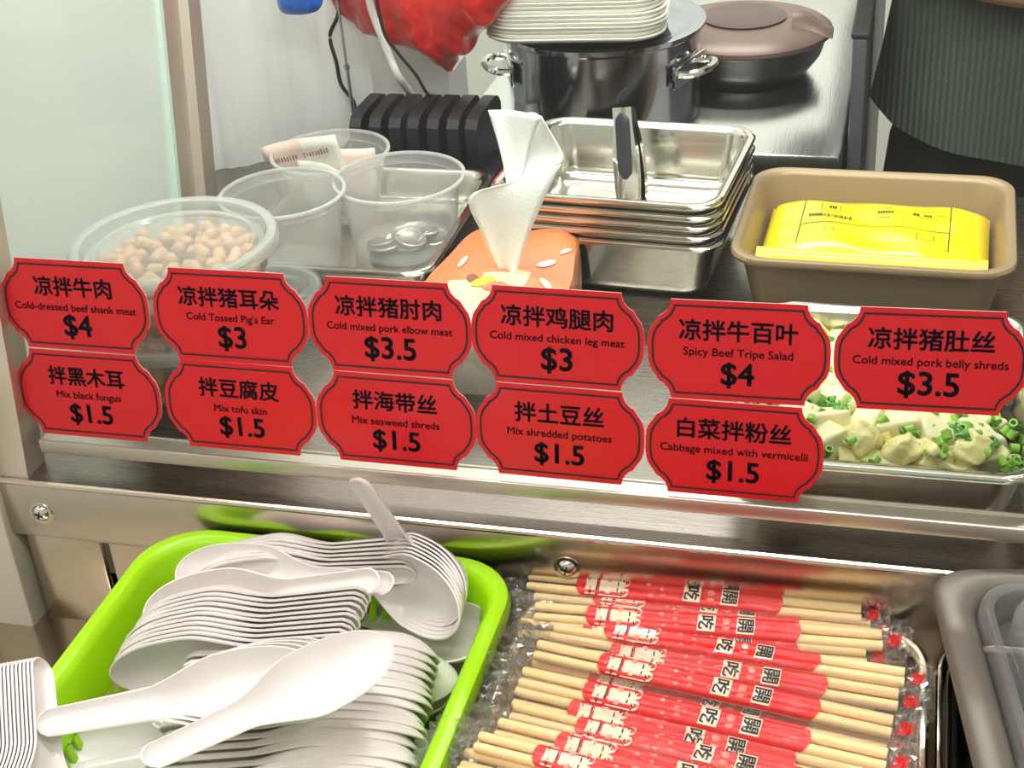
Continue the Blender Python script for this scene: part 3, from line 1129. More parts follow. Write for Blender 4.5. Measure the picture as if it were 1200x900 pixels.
bag('plastic_bag', [(.050, -.416, -.409, .004), (.058, -.424, -.402, .010), (.068, -.440, -.394, .018), (.079, -.466, -.385, .026), (.091, -.492, -.374, .031), (.104, -.508, -.363, .034), (.121, -.519, -.349, .036), (.150, -.522, -.345, .034), (.20, -.49, -.38, .02), (.23, -.455, -.42, .008)],
    M['bag_red'], 'crumpled red plastic bag hanging against the white wall over the pagers', .572, 3, .010)
bag('plastic_bag', [(.1225, -.538, -.515, .006), (.125, -.544, -.508, .011), (.133, -.548, -.503, .015), (.15, -.547, -.505, .015), (.175, -.535, -.515, .006)],
    M['bag_blue'], 'blue plastic bag hanging on the white wall, only its lower edge showing', .508, 9, .008)
# clear plastic sheet hung on the wall: faint folds
sh = MB().loft([[(-.72+.225*i/60, .440+.14*(i/60)**1.2+.0025*math.sin(i*.55)+.0015*math.sin(i*1.7), z) for i in range(61)] for z in (WZ, .05, .12, .3)], closed=False)
o = sh.obj('wall_sheet', clear('hanging_sheet', (.96, .96, .97, 1), .9, .25, (.95, .94, .94, 1), fres=1.35), None, 60)
tag(o, 'milky white plastic sheet hanging in folds on the wall at left', 'plastic sheet')

# ------------------------------------------------------------------ pot, foam lids, covered pan
pt = empty('stock_pot', 'large steel stock pot with rimmed lid carrying the foam trays', 'pot', (-.288, .672, WZ), (0, 0, 0))
h, r = .090, .094
MB().lathe([(.0005, 0), (r-.006, 0), (r-.002, .003), (r-.001, .010), (r-.001, h-.006), (r+.003, h-.003), (r+.003, h), (r-.003, h), (r-.003, .004), (.0005, .003)], 64).obj('body', M['pot'], pt, 40)
MB().lathe([(.0005, h+.0065), (.04, h+.006), (.070, h+.003), (.082, h+.0005), (.088, h+.0025), (.0945, h+.0025), (.0985, h+.002), (.0985, h-.0005), (.094, h-.0015), (.082, h-.0005), (.0005, h+.003)], 64).obj('lid', M['pot'], pt, 40)
for a in (-2.75, -.35):
    ca, sa = math.cos(a), math.sin(a)
    t_ = Vector((-sa, ca, 0))
    o_ = Vector((ca, sa, 0))
    hd = MB().tube(curve([o_*(r-.002)+t_*.024+V((0, 0, .058)), o_*(r+.014)+t_*.022+V((0, 0, .060)), o_*(r+.022)+V((0, 0, .061)), o_*(r+.014)-t_*.022+V((0, 0, .060)), o_*(r-.002)-t_*.024+V((0, 0, .058))], 6), .0036, 8)
    hd.box((0, 0, 0), (.004, .060, .022), .0015, mx=Matrix.Translation(o_*(r-.0005)+V((0, 0, .056))) @ Matrix.Rotation(a, 4, 'Z'))
    hd.obj('handle', M['chrome'], pt, 40)
# nested foam trays
ft = MB()
ft.loft([rrect(.150, .105, .026, 0, 6), rrect(.156, .111, .028, .0012, 6), rrect(.166, .121, .032, .0044, 6), rrect(.1665, .1215, .032, .0058, 6), rrect(.160, .115, .030, .0060, 6), rrect(.148, .103, .024, .0018, 6)], True, True)
fo = ft.obj('foam_tray', M['foam'], None, 50)
for i in range(22):
    o = fo if i == 0 else fo.copy()
    if i:
        COL.objects.link(o)
    o.location = (-.303+random.uniform(-.0015, .0015), .640+random.uniform(-.0015, .0015), WZ+h+.0068+i*.0037)
    o.rotation_euler = (0, 0, .09+random.uniform(-.012, .012))
    tag(o, 'bottom white foam tray of the stack on the pot lid' if i == 0 else f'white foam tray, {ORD[i]} from the bottom of the stack on the pot', 'foam tray', 'foam trays stacked on the pot')
# covered black pan
cp = empty('covered_pan', 'black pan with domed brown lid on the steel counter behind', 'pan', (-.167, .795, WZ))
MB().lathe([(.0005, 0), (.058, 0), (.064, .003), (.078, .022), (.083, .038), (.086, .042), (.083, .044), (.080, .040), (.060, .005), (.0005, .004)], 56).obj('pan_body', M['dark_pan'], cp, 40)
pl = MB().lathe([(.086, .041), (.0885, .043), (.0885, .047), (.084, .050), (.064, .0555), (.0400, .0580), (.0005, .0595)], 64)
pl.obj('lid', M['brown'], cp, 50)
MB().lathe([(.040, .0582), (.043, .0596), (.040, .0606), (.0005, .0618)], 40).obj('lid_plate', M['brown2'], cp, 50)
hd = MB()
hd.loft([[V((.050+.040*s, -.012+.016*q*(1-.2*s)-.004, (.0570-.011*s)+.007*math.sin(PI*q*.5+.6)*math.sin(PI*min(1, s+.25)) + dz)) for q, dz in ((-1, 0), (-.6, .006), (0, .008), (.6, .006), (1, 0), (0, -.004))] for s in [i/10 for i in range(11)]], True, True)
hd.obj('side_handle', M['brown'], cp, 50)
MB().lathe([(.0005, 0), (.020, 0), (.022, .004), (.016, .012), (.0005, .014)], 24, mx=Matrix.Translation((.0, -.02, .0))).obj('foot_ring', M['dark_pan'], cp, 40)

# ------------------------------------------------------------------ person behind the counter
pe = empty('person', 'person in dark green ribbed knit top and black trousers standing behind the counter', 'person', (.160, .80, FLOOR))


def skin_mesh(verts, edges, radii, name, m, parent, sub=2, root=0):
    me_ = bpy.data.meshes.new(name)
    me_.from_pydata(verts, edges, [])
    o = bpy.data.objects.new(name, me_)
    COL.objects.link(o)
    o.modifiers.new('skin', 'SKIN')
    me_.skin_vertices.new() if not me_.skin_vertices else None
    for i, rr in enumerate(radii):
        me_.skin_vertices[0].data[i].radius = rr if isinstance(rr, tuple) else (rr, rr)
        me_.skin_vertices[0].data[i].use_root = (i == root)
    s_ = o.modifiers.new('subsurf', 'SUBSURF')
    s_.levels = s_.render_levels = sub
    bpy.context.view_layer.update()
    dg = bpy.context.evaluated_depsgraph_get()
    nm = bpy.data.meshes.new_from_object(o.evaluated_get(dg))
    bpy.data.objects.remove(o)
    return link(name, nm, m, parent, 80)


# joints, in metres above the floor; facing the customer (-y)
bv = [(0, 0, .90), (0, -.005, 1.05), (0, 0, 1.22), (0, .01, 1.36), (0, .01, 1.44), (0, -.01, 1.53), (0, -.015, 1.62),
      (-.09, 0, .84), (-.10, -.01, .47), (-.10, .02, .09), (-.10, -.10, .04), (.09, 0, .84), (.10, -.01, .47), (.10, .02, .09), (.10, -.10, .04),
      (-.165, .01, 1.35), (-.215, .01, 1.10), (-.11, -.15, 1.075), (-.045, -.178, 1.068), (.165, .01, 1.35), (.215, .01, 1.10), (.10, -.15, 1.085), (.035, -.178, 1.072)]
be = [(0, 1), (1, 2), (2, 3), (3, 4), (4, 5), (5, 6), (0, 7), (7, 8), (8, 9), (9, 10), (0, 11), (11, 12), (12, 13), (13, 14),
      (3, 15), (15, 16), (16, 17), (17, 18), (3, 19), (19, 20), (20, 21), (21, 22)]
br_ = [(.13, .09), (.13, .095), (.145, .105), (.12, .085), .055, (.075, .09), (.068, .08), .085, .055, .038, .03, .085, .055, .038, .03,
       .055, .042, .030, .024, .055, .042, .030, .024]
skin_mesh(bv, be, br_, 'body', M['skin'], pe)
# ribbed top with a curved hem
lp = []
for k in range(17):
    s = k/16
    z = .900+s*.530
    w = .196-.020*math.sin(PI*min(1, s*1.4))+.012*max(0, s-.5) if s < .85 else .19-.75*(s-.85)
    d = .152-.014*math.sin(PI*min(1, s*1.5)) if s < .85 else .135-.4*(s-.85)
    row = []
    for i in range(96):
        a = 2*PI*i/96
        q = abs(math.cos(a))**.8*math.copysign(1, math.cos(a))
        y = d*math.sin(a)
        hem = -.018*(abs(math.cos(a))**3)*-1 if k == 0 else 0
        fold = .0035*math.sin(a*11+z*25)*(1-s)
        row.append((w*q*(1+fold*4), y+fold-.005, z-(.008*(1-abs(math.cos(a))) if k == 0 else 0)+hem*.5))
    lp.append(row)
tp_ = MB().loft(lp, False, True).obj('knit_top', M['knit'], pe, 60)
sv = [(-.165, .01, 1.36), (-.218, .01, 1.10), (-.125, -.14, 1.077)]
skin_mesh(sv, [(0, 1), (1, 2)], [.068, .055, .042], 'sleeve', M['knit'], pe)
skin_mesh([(-x, y, z+.008*(y < 0)) for x, y, z in sv], [(0, 1), (1, 2)], [.068, .055, .042], 'sleeve', M['knit'], pe)
skin_mesh([(0, 0, .93), (-.095, 0, .80), (-.10, -.01, .47), (-.10, .02, .10), (.095, 0, .80), (.10, -.01, .47), (.10, .02, .10), (0, 0, .99)], [(0, 7), (0, 1), (1, 2), (2, 3), (0, 4), (4, 5), (5, 6)],
          [(.185, .135), .105, .07, .054, .105, .07, .054, (.16, .12)], 'trousers', M['trousers'], pe)
hr = MB().lathe([(.0005, .115), (.05, .105), (.082, .07), (.092, .02), (.088, -.03), (.075, -.06)], 32)
hr.obj('hair', M['hair'], pe, True, (0, .012, 1.60), (.25, 0, 0))
# hands clasped in front, five fingers each
for sx in (-1, 1):
    hb = (-.045*sx if False else (.040 if sx > 0 else -.048), -.176, 1.070)
    x0, y0, z0 = hb
    vv = [(x0+.02*sx, y0+.004, z0), (x0-.012*sx, y0-.006, z0), (x0-.042*sx, y0-.012, z0-.004)]
    ee = [(0, 1), (1, 2)]
    rr_ = [(.022, .015), (.026, .014), (.024, .012)]
    for f in range(4):
        b0 = len(vv)
        dz = .020-.0135*f
        ln = (.9, 1, .95, .75)[f]
        vv += [(x0-.044*sx, y0-.014, z0+dz), (x0-(.044+.026*ln)*sx, y0-.022, z0+dz-.004), (x0-(.044+.034*ln)*sx, y0-.014, z0+dz-.022*ln), (x0-(.044+.022*ln)*sx, y0-.004, z0+dz-.034*ln)]
        ee += [(2, b0), (b0, b0+1), (b0+1, b0+2), (b0+2, b0+3)]
        rr_ += [.009, .0085, .008, .007]
    b0 = len(vv)
    vv += [(x0-.010*sx, y0-.016, z0+.022), (x0-.034*sx, y0-.026, z0+.034), (x0-.055*sx, y0-.030, z0+.032)]
    ee += [(1, b0), (b0, b0+1), (b0+1, b0+2)]
    rr_ += [.011, .0095, .008]
    skin_mesh(vv, ee, rr_, 'hand', M['skin'], pe)
# face
fc = MB()
for sx in (-.03, .03):
    fc.lathe([(.0005, .011), (.006, .009), (.011, 0), (.006, -.009), (.0005, -.011)], 12, mx=Matrix.Translation((sx, -.083, 1.575)))
fc.obj('eyes', M['foam'], pe, True)
ns = MB().loft([[(-.008, -.088, 1.58), (.008, -.088, 1.58), (0, -.080, 1.582)], [(-.013, -.092, 1.55), (.013, -.092, 1.55), (0, -.108, 1.552)], [(-.010, -.086, 1.542), (.010, -.086, 1.542), (0, -.095, 1.542)]], True, True)
ns.obj('nose', M['skin'], pe, 60)
MB().box((0, -.088, 1.518), (.042, .012, .009), .003).obj('mouth', M['pack_pink'], pe, 60)

# ------------------------------------------------------------------ lime basket
bk = empty('basket', 'lime green plastic basket with slotted sides full of white soup spoons', 'basket', (-.3215, -.146, SZ), (0, 0, -.008))
BH, BW, BD = .1005, .240, .252
bm_ = MB()
bm_.loft([rrect(BW-.036, BD-.036, .030, BH-.034, 8), rrect(BW-.026, BD-.026, .034, BH-.006, 8), rrect(BW-.020, BD-.020, .036, BH-.0015, 8), rrect(BW-.012, BD-.012, .038, BH, 8), rrect(BW-.003, BD-.003, .040, BH-.002, 8),
          rrect(BW, BD, .041, BH-.008, 8), rrect(BW-.002, BD-.002, .040, BH-.014, 8), rrect(BW-.006, BD-.006, .038, BH-.014, 8), rrect(BW-.014, BD-.014, .036, BH-.008, 8), rrect(BW-.023, BD-.023, .034, BH-.010, 8), rrect(BW-.033, BD-.033, .030, BH-.034, 8), rrect(BW-.036, BD-.036, .030, BH-.034, 8)])
bm_.obj('rim_band', M['lime'], bk, 50)
sl_ = MB()
top = rrect(BW-.0345, BD-.0345, .030, BH-.033, 10)
bot = rrect(BW-.060, BD-.060, .024, .014, 10)


def resample(loop, n):
    P_ = [Vector(p) for p in loop]+[Vector(loop[0])]
    L_ = [0]
    for a_, b_ in zip(P_, P_[1:]):
        L_.append(L_[-1]+(b_-a_).length)
    out, k = [], 0
    for i in range(n):
        d = L_[-1]*i/n
        while L_[k+1] < d:
            k += 1
        out.append(P_[k].lerp(P_[k+1], (d-L_[k])/(L_[k+1]-L_[k]+1e-9)))
    return out


nb = 96
ra, rb_ = resample(top, nb*2), resample(bot, nb*2)
for i in range(nb):
    a_, b_, c_, d_ = ra[2*i], ra[2*i+1], rb_[2*i+1], rb_[2*i]
    n_ = Vector((a_.x, a_.y, 0)).normalized()*.0016
    sl_.add([a_, b_, c_, d_, a_-n_, b_-n_, c_-n_, d_-n_], [(0, 1, 2, 3), (7, 6, 5, 4), (0, 3, 7, 4), (1, 5, 6, 2)])
mid_t, mid_b = rrect(BW-.048, BD-.048, .027, .040, 10), rrect(BW-.0495, BD-.0495, .027, .034, 10)
sl_.obj('slats', M['lime'], bk, 40)
MB().loft([rrect(BW-.0585, BD-.0585, .024, .016, 8), rrect(BW-.060, BD-.060, .024, 0, 8), rrect(BW-.066, BD-.066, .022, .001, 8), rrect(BW-.066, BD-.066, .022, .004, 8)], False, True).obj('base', M['lime'], bk, 50)

# ------------------------------------------------------------------ soup spoons
SL = .140


def spoon_mesh():
    n, mcols = 46, 16
    loops = []

    def sm(a, b, x):
        t = max(0, min(1, (x-a)/(b-a)))
        return t*t*(3-2*t)
    for i in range(n+1):
        u = i/n
        s = u
        if u < .06:
            s = .06*(1-math.cos(u/.06*PI/2))
        elif u > .78:
            s = .78+.22*math.sin((u-.78)/.22*PI/2)
        w = .0078+.0014*sm(0, .45, s)+.0128*sm(.36, .66, s)
        if s < .05:
            w *= math.sqrt(max(0.03, 1-((.05-s)/.05)**2))
        if s > .70:
            w *= math.sqrt(max(0.0009, 1-((s-.70)/.30)**2.2))
        zr = .0135+.0075*(1-s/.6 if s < .6 else 0)**1.15+.0008*sm(.8, 1, s)
        dep = .0042*(1-sm(.36, .58, s))+.0130*sm(.36, .60, s)
        if s < .05:
            dep *= math.sqrt(max(0.0, 1-((.05-s)/.05)**2))
        if s > .80:
            dep *= max(0, 1-((s-.80)/.20)**2.6)
        p = 3.2
        row = []
        for j in range(mcols+1):
            t = 2*j/mcols-1
            t = math.copysign(1-(1-abs(t))**1.35, t)
            row.append((s*SL, w*t, zr-dep*(1-abs(t)**p)))
        loops.append(row)
    mb = MB().loft(loops, closed=False)
    me_ = mb.mesh('soup_spoon')
    o = link('tmp', me_)
    s_ = o.modifiers.new('s', 'SOLIDIFY')
    s_.thickness = .0011
    s_.offset = 0
    bpy.context.view_layer.update()
    out = bpy.data.meshes.new_from_object(o.evaluated_get(bpy.context.evaluated_depsgraph_get()))
    bpy.data.objects.remove(o)
    out.name = 'soup_spoon'
    return out


SPM = spoon_mesh()
_first = True


def spoon(E_, T_, N_, label, group=None, off=(0, 0, 0)):
    global _first
    E_, T_, N_ = Vector(E_), Vector(T_), Vector(N_)
    x = (T_-E_).normalized()
    z = (N_-x*N_.dot(x)).normalized()
    y = z.cross(x)
    p = (E_+T_)/2-x*SL/2-z*.014+Vector(off)
    if _first:
        o = link('soup_spoon', SPM, M['white_plastic'], None, 40)
        _first = False
    else:
        o = bpy.data.objects.new('soup_spoon', SPM)
        COL.objects.link(o)
    o.matrix_world = Matrix(((x.x, y.x, z.x, p.x), (x.y, y.y, z.y, p.y), (x.z, y.z, z.z, p.z), (0, 0, 0, 1)))
    return tag(o, label, 'spoon', group)


def nest(E_, T_, N_, n, step, where, group, fan=.0, jit=.0012):
    """n nested spoons; the first one lies nearest the viewer"""
    E_, T_, N_ = Vector(E_), Vector(T_), Vector(N_).normalized()
    x = (T_-E_).normalized()
    for i in range(n):
        j = x*random.uniform(-jit, jit)
        d = Vector(step)*i
        a_ = fan*i
        rot = Matrix.Rotation(a_, 3, N_)
        m_ = (E_+T_)/2
        spoon(m_+rot @ (E_-m_)+d+j, m_+rot @ (T_-m_)+d+j, N_, f'white soup spoon, {ORD[i]} from front of {where}', group)


random.seed(11)
# buried layers that fill the basket
for i in range(26):
    a = random.choice((0, PI))+random.uniform(-.5, .5)
    c = Vector((-.3215+random.uniform(-.028, .028), -.150+random.uniform(-.06, .06), SZ+.012+.0022*i))
    dv = Vector((math.cos(a), math.sin(a), random.uniform(-.08, .08)))*.07
    sl2 = 1 if i < 16 else .9
    spoon(c-dv*sl2, c+dv*sl2, (random.uniform(-.2, .2), random.uniform(-.2, .2), random.choice((1, 1, -1))), 'white soup spoon buried low in the lime basket', 'soup spoons buried in the basket')
nest(at(480, 664, -.046), at(226, 694, -.058), (.02, -.90, -.18), 7, (.0003, .0030, .0007), 'stack along the back basket rim', 'spoons stacked along the back rim', fan=.014)
nest(at(414, 748, -.026), at(126, 796, -.052), (-.10, -.90, -.20), 11, (.0003, .0031, .0010), 'stack with bowls toward the left rim', 'spoons with bowls at the left rim', fan=.004)
nest(at(376, 640, -.058), at(530, 722, -.044), (.18, -.88, .34), 7, (-.0003, .0031, .0002), 'stack showing an oval bowl at right', 'spoons in the right back stack', fan=.006)
nest(at(150, 930, -.054), at(502, 935, -.064), (.06, -.86, -.44), 17, (-.0009, .0057, .0008), 'lined-up stack at front right', 'spoons lined up at the front right', fan=-.007, jit=.002)
# loose ones
spoon(at(440, 582, .006), at(512, 712, -.088), (-.3, -.8, .35), 'white soup spoon standing upright at the back rim, only its handle showing')
spoon(at(400, 716, -.092), at(556, 745, -.062), (.05, -.35, .93), 'white soup spoon lying open alone against the right basket wall')
spoon(at(420, 780, -.100), at(560, 800, -.082), (.0, -.25, .95), 'white soup spoon low under the open one at the right wall')
spoon(at(450, 690, -.032), at(220, 667, -.036), (.05, -.35, .93), 'white soup spoon lying open on top at the left back corner', None)
spoon(at(455, 682, -.024), at(160, 722, -.038), (.05, -.55, .83), 'white soup spoon with its handle across the middle of the pile')
for i in range(4):
    spoon(at(64+9*i, 853-2*i, -.014-.0032*i), at(352+14*i, 786-5*i, -.016-.0034*i), (.10, -.30, .95),
          ['big white soup spoon on top with its handle over the left rim', 'white soup spoon nested directly under the big top one', 'third white spoon nested under the big top one', 'lowest white spoon nested under the big top one'][i], 'spoons nested under the top one')
spoon(at(187, 893, -.002), at(441, 757, -.004), (.02, -.25, .97), 'white soup spoon lying topmost, handle toward the front, bowl to the right')
for i in range(5):
    spoon(at(90+20*i, 905-4*i, -.070-.002*i), at(380, 860-6*i, -.085), (.1, .5, -.85), f'white soup spoon, {ORD[i]} of those low at front left', 'spoons low at the front left')
spoon(at(330, 905, -.075), at(70, 870, -.075), (0, -.3, .95), 'white soup spoon with bowl tucked under the big spoon handle at left')
# bundle leaning outside the basket at left
for i in range(12):
    e_ = at(-14+4.6*i, 786-1.0*i, -.008+.0004*i)
    spoon(e_, at(34+4.9*i, 1062, -.034), (.93, -.12, .34), f'white soup spoon, {ORD[i]} from the left in the bundle left of the lime basket', 'spoons bundled left of the basket')

# ------------------------------------------------------------------ pans of the lower shelf


def deep_pan(x0, x1, y0, y1, h, label, m='pan', r=.024):
    o = pan_mb(x1-x0, y1-y0, h, r, .005, .005, br=.014).obj('deep_pan', M[m], None, 50, ((x0+x1)/2, (y0+y1)/2, SZ))
    return tag(o, label, 'pan', 'deep pans on the lower shelf')


deep_pan(-.1985, .0335, -.300, -.0205, .080, 'deep steel pan holding the wrapped chopsticks')
deep_pan(.0375, .165, -.300, -.0215, .080, 'deep empty steel pan under the grey lid, dark inside')
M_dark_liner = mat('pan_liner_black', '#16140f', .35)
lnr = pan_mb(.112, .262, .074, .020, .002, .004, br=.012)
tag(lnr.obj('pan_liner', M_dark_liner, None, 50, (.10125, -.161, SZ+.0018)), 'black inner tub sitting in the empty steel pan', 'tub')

# grey lid with clear dome
gl_ = empty('dispenser_lid', 'grey framed food pan lid with clear moulded cover at the right edge', 'lid', (.1290, -.098, -.0625), (.05, 0, .175))
w_, d_ = .170, .190
MB().loft([rrect(w_-0.0429, d_-0.0400, .022, .012, 8), rrect(w_-0.0370, d_-0.0340, .024, .038, 8), rrect(w_-0.0296, d_-0.0266, .026, .0415, 8), rrect(w_-0.0060, d_-0.0060, .020, .0415, 8), rrect(w_, d_, .021, .0385, 8), rrect(w_, d_, .021, .033, 8), rrect(w_-0.0030, d_-0.0030, .020, .033, 8), rrect(w_-0.0060, d_-0.0060, .020, .038, 8), rrect(w_-0.0318, d_-0.0289, .026, .039, 8), rrect(w_-0.0400, d_-0.0370, .022, .006, 8), rrect(w_-0.0429, d_-0.0400, .022, .012, 8)]).obj('frame', M['grey_pan'], gl_, 50)
MB().loft([rrect(w_-0.0385, d_-0.0355, .022, .036, 8), rrect(w_-0.0414, d_-0.0385, .022, .046, 8), rrect(w_-0.0474, d_-0.0444, .020, .048, 8), rrect(w_-0.0533, d_-0.0503, .018, .046, 8), rrect(w_-0.0562, d_-0.0533, .018, .026, 8), rrect(w_-0.0622, d_-0.0592, .016, .024, 8)], False, True).obj('clear_cover', M['smoke'], gl_, 50)
MB().loft([rrect(w_-0.0681, d_-0.0651, .016, .032, 8), rrect(w_-0.0710, d_-0.0681, .016, .050, 8), rrect(w_-0.0755, d_-0.0725, .014, .052, 8), rrect(w_-0.0799, d_-0.0770, .012, .050, 8)], False, True).obj('cover_ridge', M['smoke'], gl_, 50)
MB().tube(curve([(-.025, .046, .054), (-.02, .046, .060), (.02, .046, .060), (.025, .046, .054)], 6), .003, 8).obj('cover_handle', M['smoke'], gl_, True)

# ------------------------------------------------------------------ wrapped chopsticks
CL = .196
R1 = .0031


def hull(y, lift=0):
    """height of a film stretched over two sticks lying side by side"""
    c = .0036
    a = abs(y)
    q = R1+.00025+lift
    if a > c+q:
        return R1*.2
    z = math.sqrt(max(0, q*q-(a-c)**2)) if a > c*.35 else math.sqrt(max(0, q*q-(c*.65)**2))+.0
    return R1+z


cps = empty('chopstick_pack', 'wrapped chopsticks', 'chopsticks')
st_ = MB()
st_.tube([(0, 0, 0), (.001, 0, 0), (.06, 0, 0), (CL-.001, 0, 0), (CL, 0, 0)], [.0022, .0027, .0029, .0031, .0029], 12)
sme = st_.mesh('chopstick')
link('chopstick', sme, M['wood'], cps, 40, (0, .0036, R1))
link('chopstick', sme, None, cps, 40, (.0006, -.0036, R1))


def band(x0, x1, w, lift, bow0=0, bow1=0, nx=20, ny=16, bottom=False):
    mb = MB()
    rows = []
    for i in range(nx+1):
        row = []
        for j in range(ny+1):
            t = 2*j/ny-1
            y = w*t
            a = x0+bow0*(1-math.sqrt(max(0, 1-(t*.96)**2)))
            b_ = x1-bow1*(1-math.sqrt(max(0, 1-(t*.96)**2)))
            row.append((a+(b_-a)*i/nx, y, hull(y, lift)))
        rows.append(row)
    return mb.loft(rows, closed=False)


sv_ = band(.0345, .1565, .0069, .0001, .0055, .005)
pm = sv_.obj('printed_sleeve', M['wrapred'], cps, 60)
mk = MB()


def mark(x0, x1, y0, y1, mi, lift=.00035):
    rows = []
    for i in range(2):
        rows.append([(x0+(x1-x0)*i, y0+(y1-y0)*j/4, hull(y0+(y1-y0)*j/4, lift)) for j in range(5)])
    mk.loft(rows, closed=False, mi=mi)


def dot(cx, cy, rx, ry, mi, lift=.0004):
    n = 10
    mk.add([(cx+rx*math.cos(2*PI*i/n), cy+ry*math.sin(2*PI*i/n), hull(cy+ry*math.sin(2*PI*i/n), lift)) for i in range(n)], [tuple(range(n))], mi)


# mats: 0 cream 1 ink 2 red 3 pink
DX = -.0305
for a_, b_, w_2, mi_ in ((.0712, .0775, .0063, 0), (.0795, .0945, .0065, 0), (.0775, .0784, .0066, 1), (.0784, .0795, .0066, 2), (.0795, .0801, .0066, 1)):
    mark(a_+DX, b_+DX, -w_2, w_2, mi_)
for x, y, rx, ry, mi_ in ((.0950, .0034, .0024, .0030, 0), (.0950, -.0034, .0024, .0030, 0), (.0850, .0039, .0018, .0016, 3), (.0850, -.0039, .0018, .0016, 3)):
    dot(x+DX, y, rx, ry, mi_, .0005)
for (x, y, a) in ((.0728, .0046, .00055), (.0742, -.0040, .00055), (.0905, .0018, .00035), (.0905, -.0023, .00035), (.0935, .0046, .0004), (.0935, -.0048, .0004)):
    dot(x+DX, y, a*1.3, a*4.6, 1, .0006)
for (x, y) in ((.078, .0034), (.080, -.0040), (.086, .0014), (.0875, -.0030), (.0865, .0050)):
    dot(x, y, .0013, .0009, 3)
dot(.1150, .0020, .0022, .0018, 3)
dot(.1150, -.0025, .0022, .0016, 3)
mo = mk.obj('printed_marks', [M['cream'], M['ink'], M['wrapred'], M['pink']], pm, fix=False)
for ch, x in (('吃', .1040), ('開', .1260)):
    vs_, fs_, w_t, h_t = text_mesh(ch)
    k_ = .0078/max(w_t, h_t)
    for nm_, sc2, lift_, mt in (('character_outline', 1.28, .00045, M['cream']), ('character', 1.0, .0007, M['ink'])):
        vo, fo_, wo, ho = text_mesh(ch)
        ks = .0086/max(w_t, h_t)
        mt4 = Matrix.Translation((x, 0, 0)) @ Matrix.Rotation(-PI/2, 4, 'Z') @ Matrix.Scale(ks, 4)
        if sc2 > 1:
            bgm = MB().loft([[(x-.0050+.0100*i/6, -.0052+.0104*j/8, hull(-.0052+.0104*j/8, .00042)) for j in range(9)] for i in range(7)], closed=False)
            bgm.obj(nm_, mt, pm, fix=False)
        else:
            cmb = MB()
            for qx, qy in ((0, 0), (.02, .02), (-.02, .02), (.02, -.02), (-.02, -.02)):
                vv = []
                for q in vo:
                    p_ = mt4 @ (Vector(q)+Vector((qx, qy, 0)))
                    vv.append((p_.x, p_.y, max(hull(p_.y, lift_), R1*1.72+lift_)))
                cmb.add(vv, fo_)
            cmb.obj(nm_, mt, pm, fix=False)
# clear film: body plus crimped ends
fm = MB()
rows = []
for i in range(29):
    x = -.016+(CL+.030)*i/28
    e_ = min(1, (x+.016)/.016, (CL+.014-x)/.012)
    e_ = max(0, e_)
    w2 = .0098+.0022*(1-e_)
    h2 = .0004+(2*R1+.0008)*e_**.6
    row = []
    for j in range(16):
        a = 2*PI*j/16
        row.append((x, w2*math.cos(a)*(1 if abs(math.cos(a)) < .99 else 1.25), R1+h2/2*math.sin(a)*1.05+.0005*math.sin(i*2.1+j*1.3)*(1-e_)))
    rows.append(row)
fm.loft(rows, False, False)
fm.obj('clear_wrapper', M['film'], cps, 60)
random.seed(4)


def crinkle(x0, x1, w, amp):
    nx, ny = 9, 12
    MB().loft([[(x0+(x1-x0)*i/nx+random.uniform(-amp, amp)*.6, w*(2*j/ny-1)*(1-.15*math.sin(i)), R1+random.uniform(-amp, amp)) for j in range(ny+1)] for i in range(nx+1)], closed=False).obj('crimped_end', M['film_crinkle'], cps)


crinkle(-.026, -.001, .0115, .0045)
crinkle(CL+.001, CL+.017, .0105, .0022)
re = MB()
re.loft([[(CL+.003+.0013*i, -.0040+.0011*i*.3+.0075*j/4, R1+.0012*math.sin(i*1.7+j)) for j in range(5)] for i in range(7)], closed=False)
re.obj('red_end_print', M['wrapred'], cps)

proto_used = False


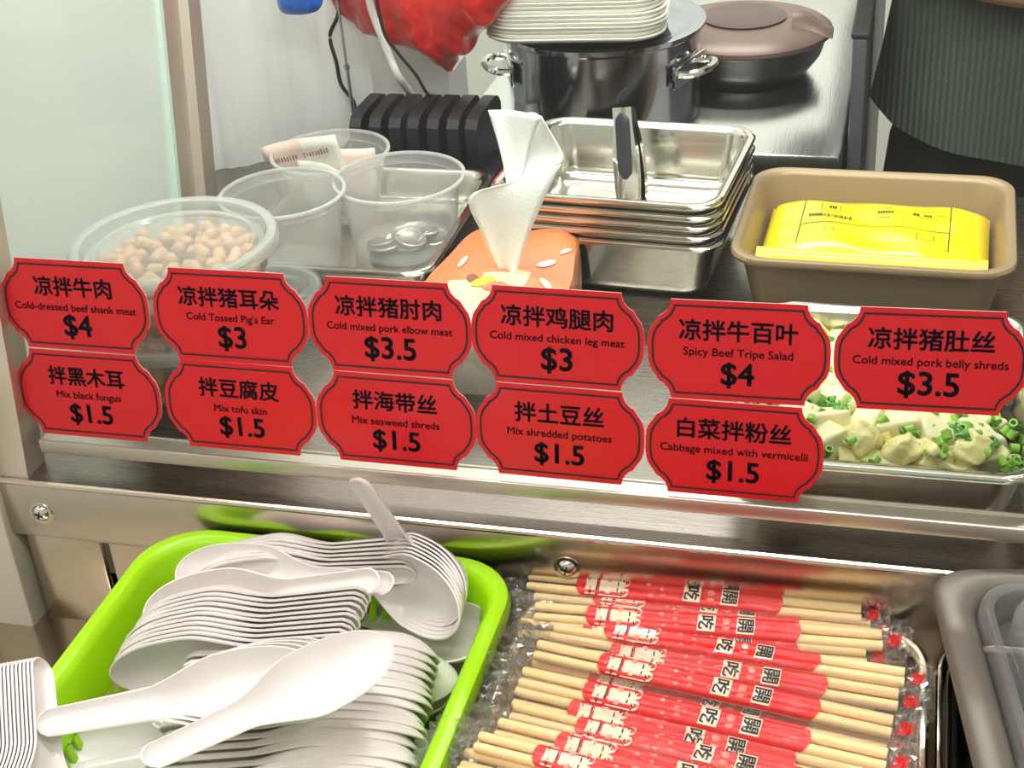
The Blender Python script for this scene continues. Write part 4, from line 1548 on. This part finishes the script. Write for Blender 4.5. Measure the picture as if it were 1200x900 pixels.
def pack(L_, R_, roll, label, group):
    """L_ the thin end at left, R_ the square end at right"""
    global proto_used
    o = copy_tree(cps) if proto_used else cps
    proto_used = True
    x = (R_-L_).normalized()
    up = Vector((0, -.25, 1))
    z = (up-x*up.dot(x)).normalized()
    y = z.cross(x)
    m_ = Matrix(((x.x, y.x, z.x), (x.y, y.y, z.y), (x.z, y.z, z.z))) @ Matrix.Rotation(roll, 3, 'X')
    p = (L_+R_)/2-x*CL/2
    o.matrix_world = Matrix.Translation(p) @ m_.to_4x4()
    sx = random.uniform(-.005, .005)
    for ch in o.children:
        if ch.name.startswith('printed_sleeve'):
            ch.location.x = sx
    return tag(o, label, 'chopsticks', group)


# pixel of the left stick ends, of the right stick ends, height
PK = [(618, 684, 1010, 724, -.062, .05), (628, 700, 1018, 741, -.066, -.25), (628, 720, 1032, 754, -.058, .10), (606, 738, 1018, 774, -.064, .20),
      (636, 733, 1077, 802, -.061, -.15), (628, 752, 1070, 827, -.066, .15), (626, 764, 1049, 857, -.053, .05), (612, 786, 1051, 880, -.062, -.3),
      (606, 795, 1046, 897, -.050, .05), (598, 818, 1040, 922, -.056, .2), (600, 838, 1035, 942, -.058, -.1), (588, 858, 1020, 966, -.052, .1),
      (562, 874, 1004, 986, -.048, -.15), (548, 893, 985, 1008, -.054, .1), (540, 915, 980, 1030, -.054, 0)]
random.seed(9)
for i in range(16):          # buried packs first, they fill the pan
    y = -.045-.013*i
    a = random.uniform(-.08, .02)
    c = Vector((-.092+random.uniform(-.004, .004), y, -.082+random.uniform(-.006, .006)-.002))
    d = Vector((math.cos(a-.05), math.sin(a-.05), random.uniform(-.02, .02)))*CL/2
    pack(c-d, c+d, random.uniform(-.4, .4), 'film wrapped pair of chopsticks buried under the top layer', 'buried chopstick packs')
for i, (x0, y0, x1, y1, z, ro) in enumerate(PK):
    pack(at(x0, y0, z), at(x1, y1, z+.004), ro, f'film wrapped bamboo chopsticks with red sleeve, {ORD[i]} row from the steel panel', 'chopstick packs on top of the pan')
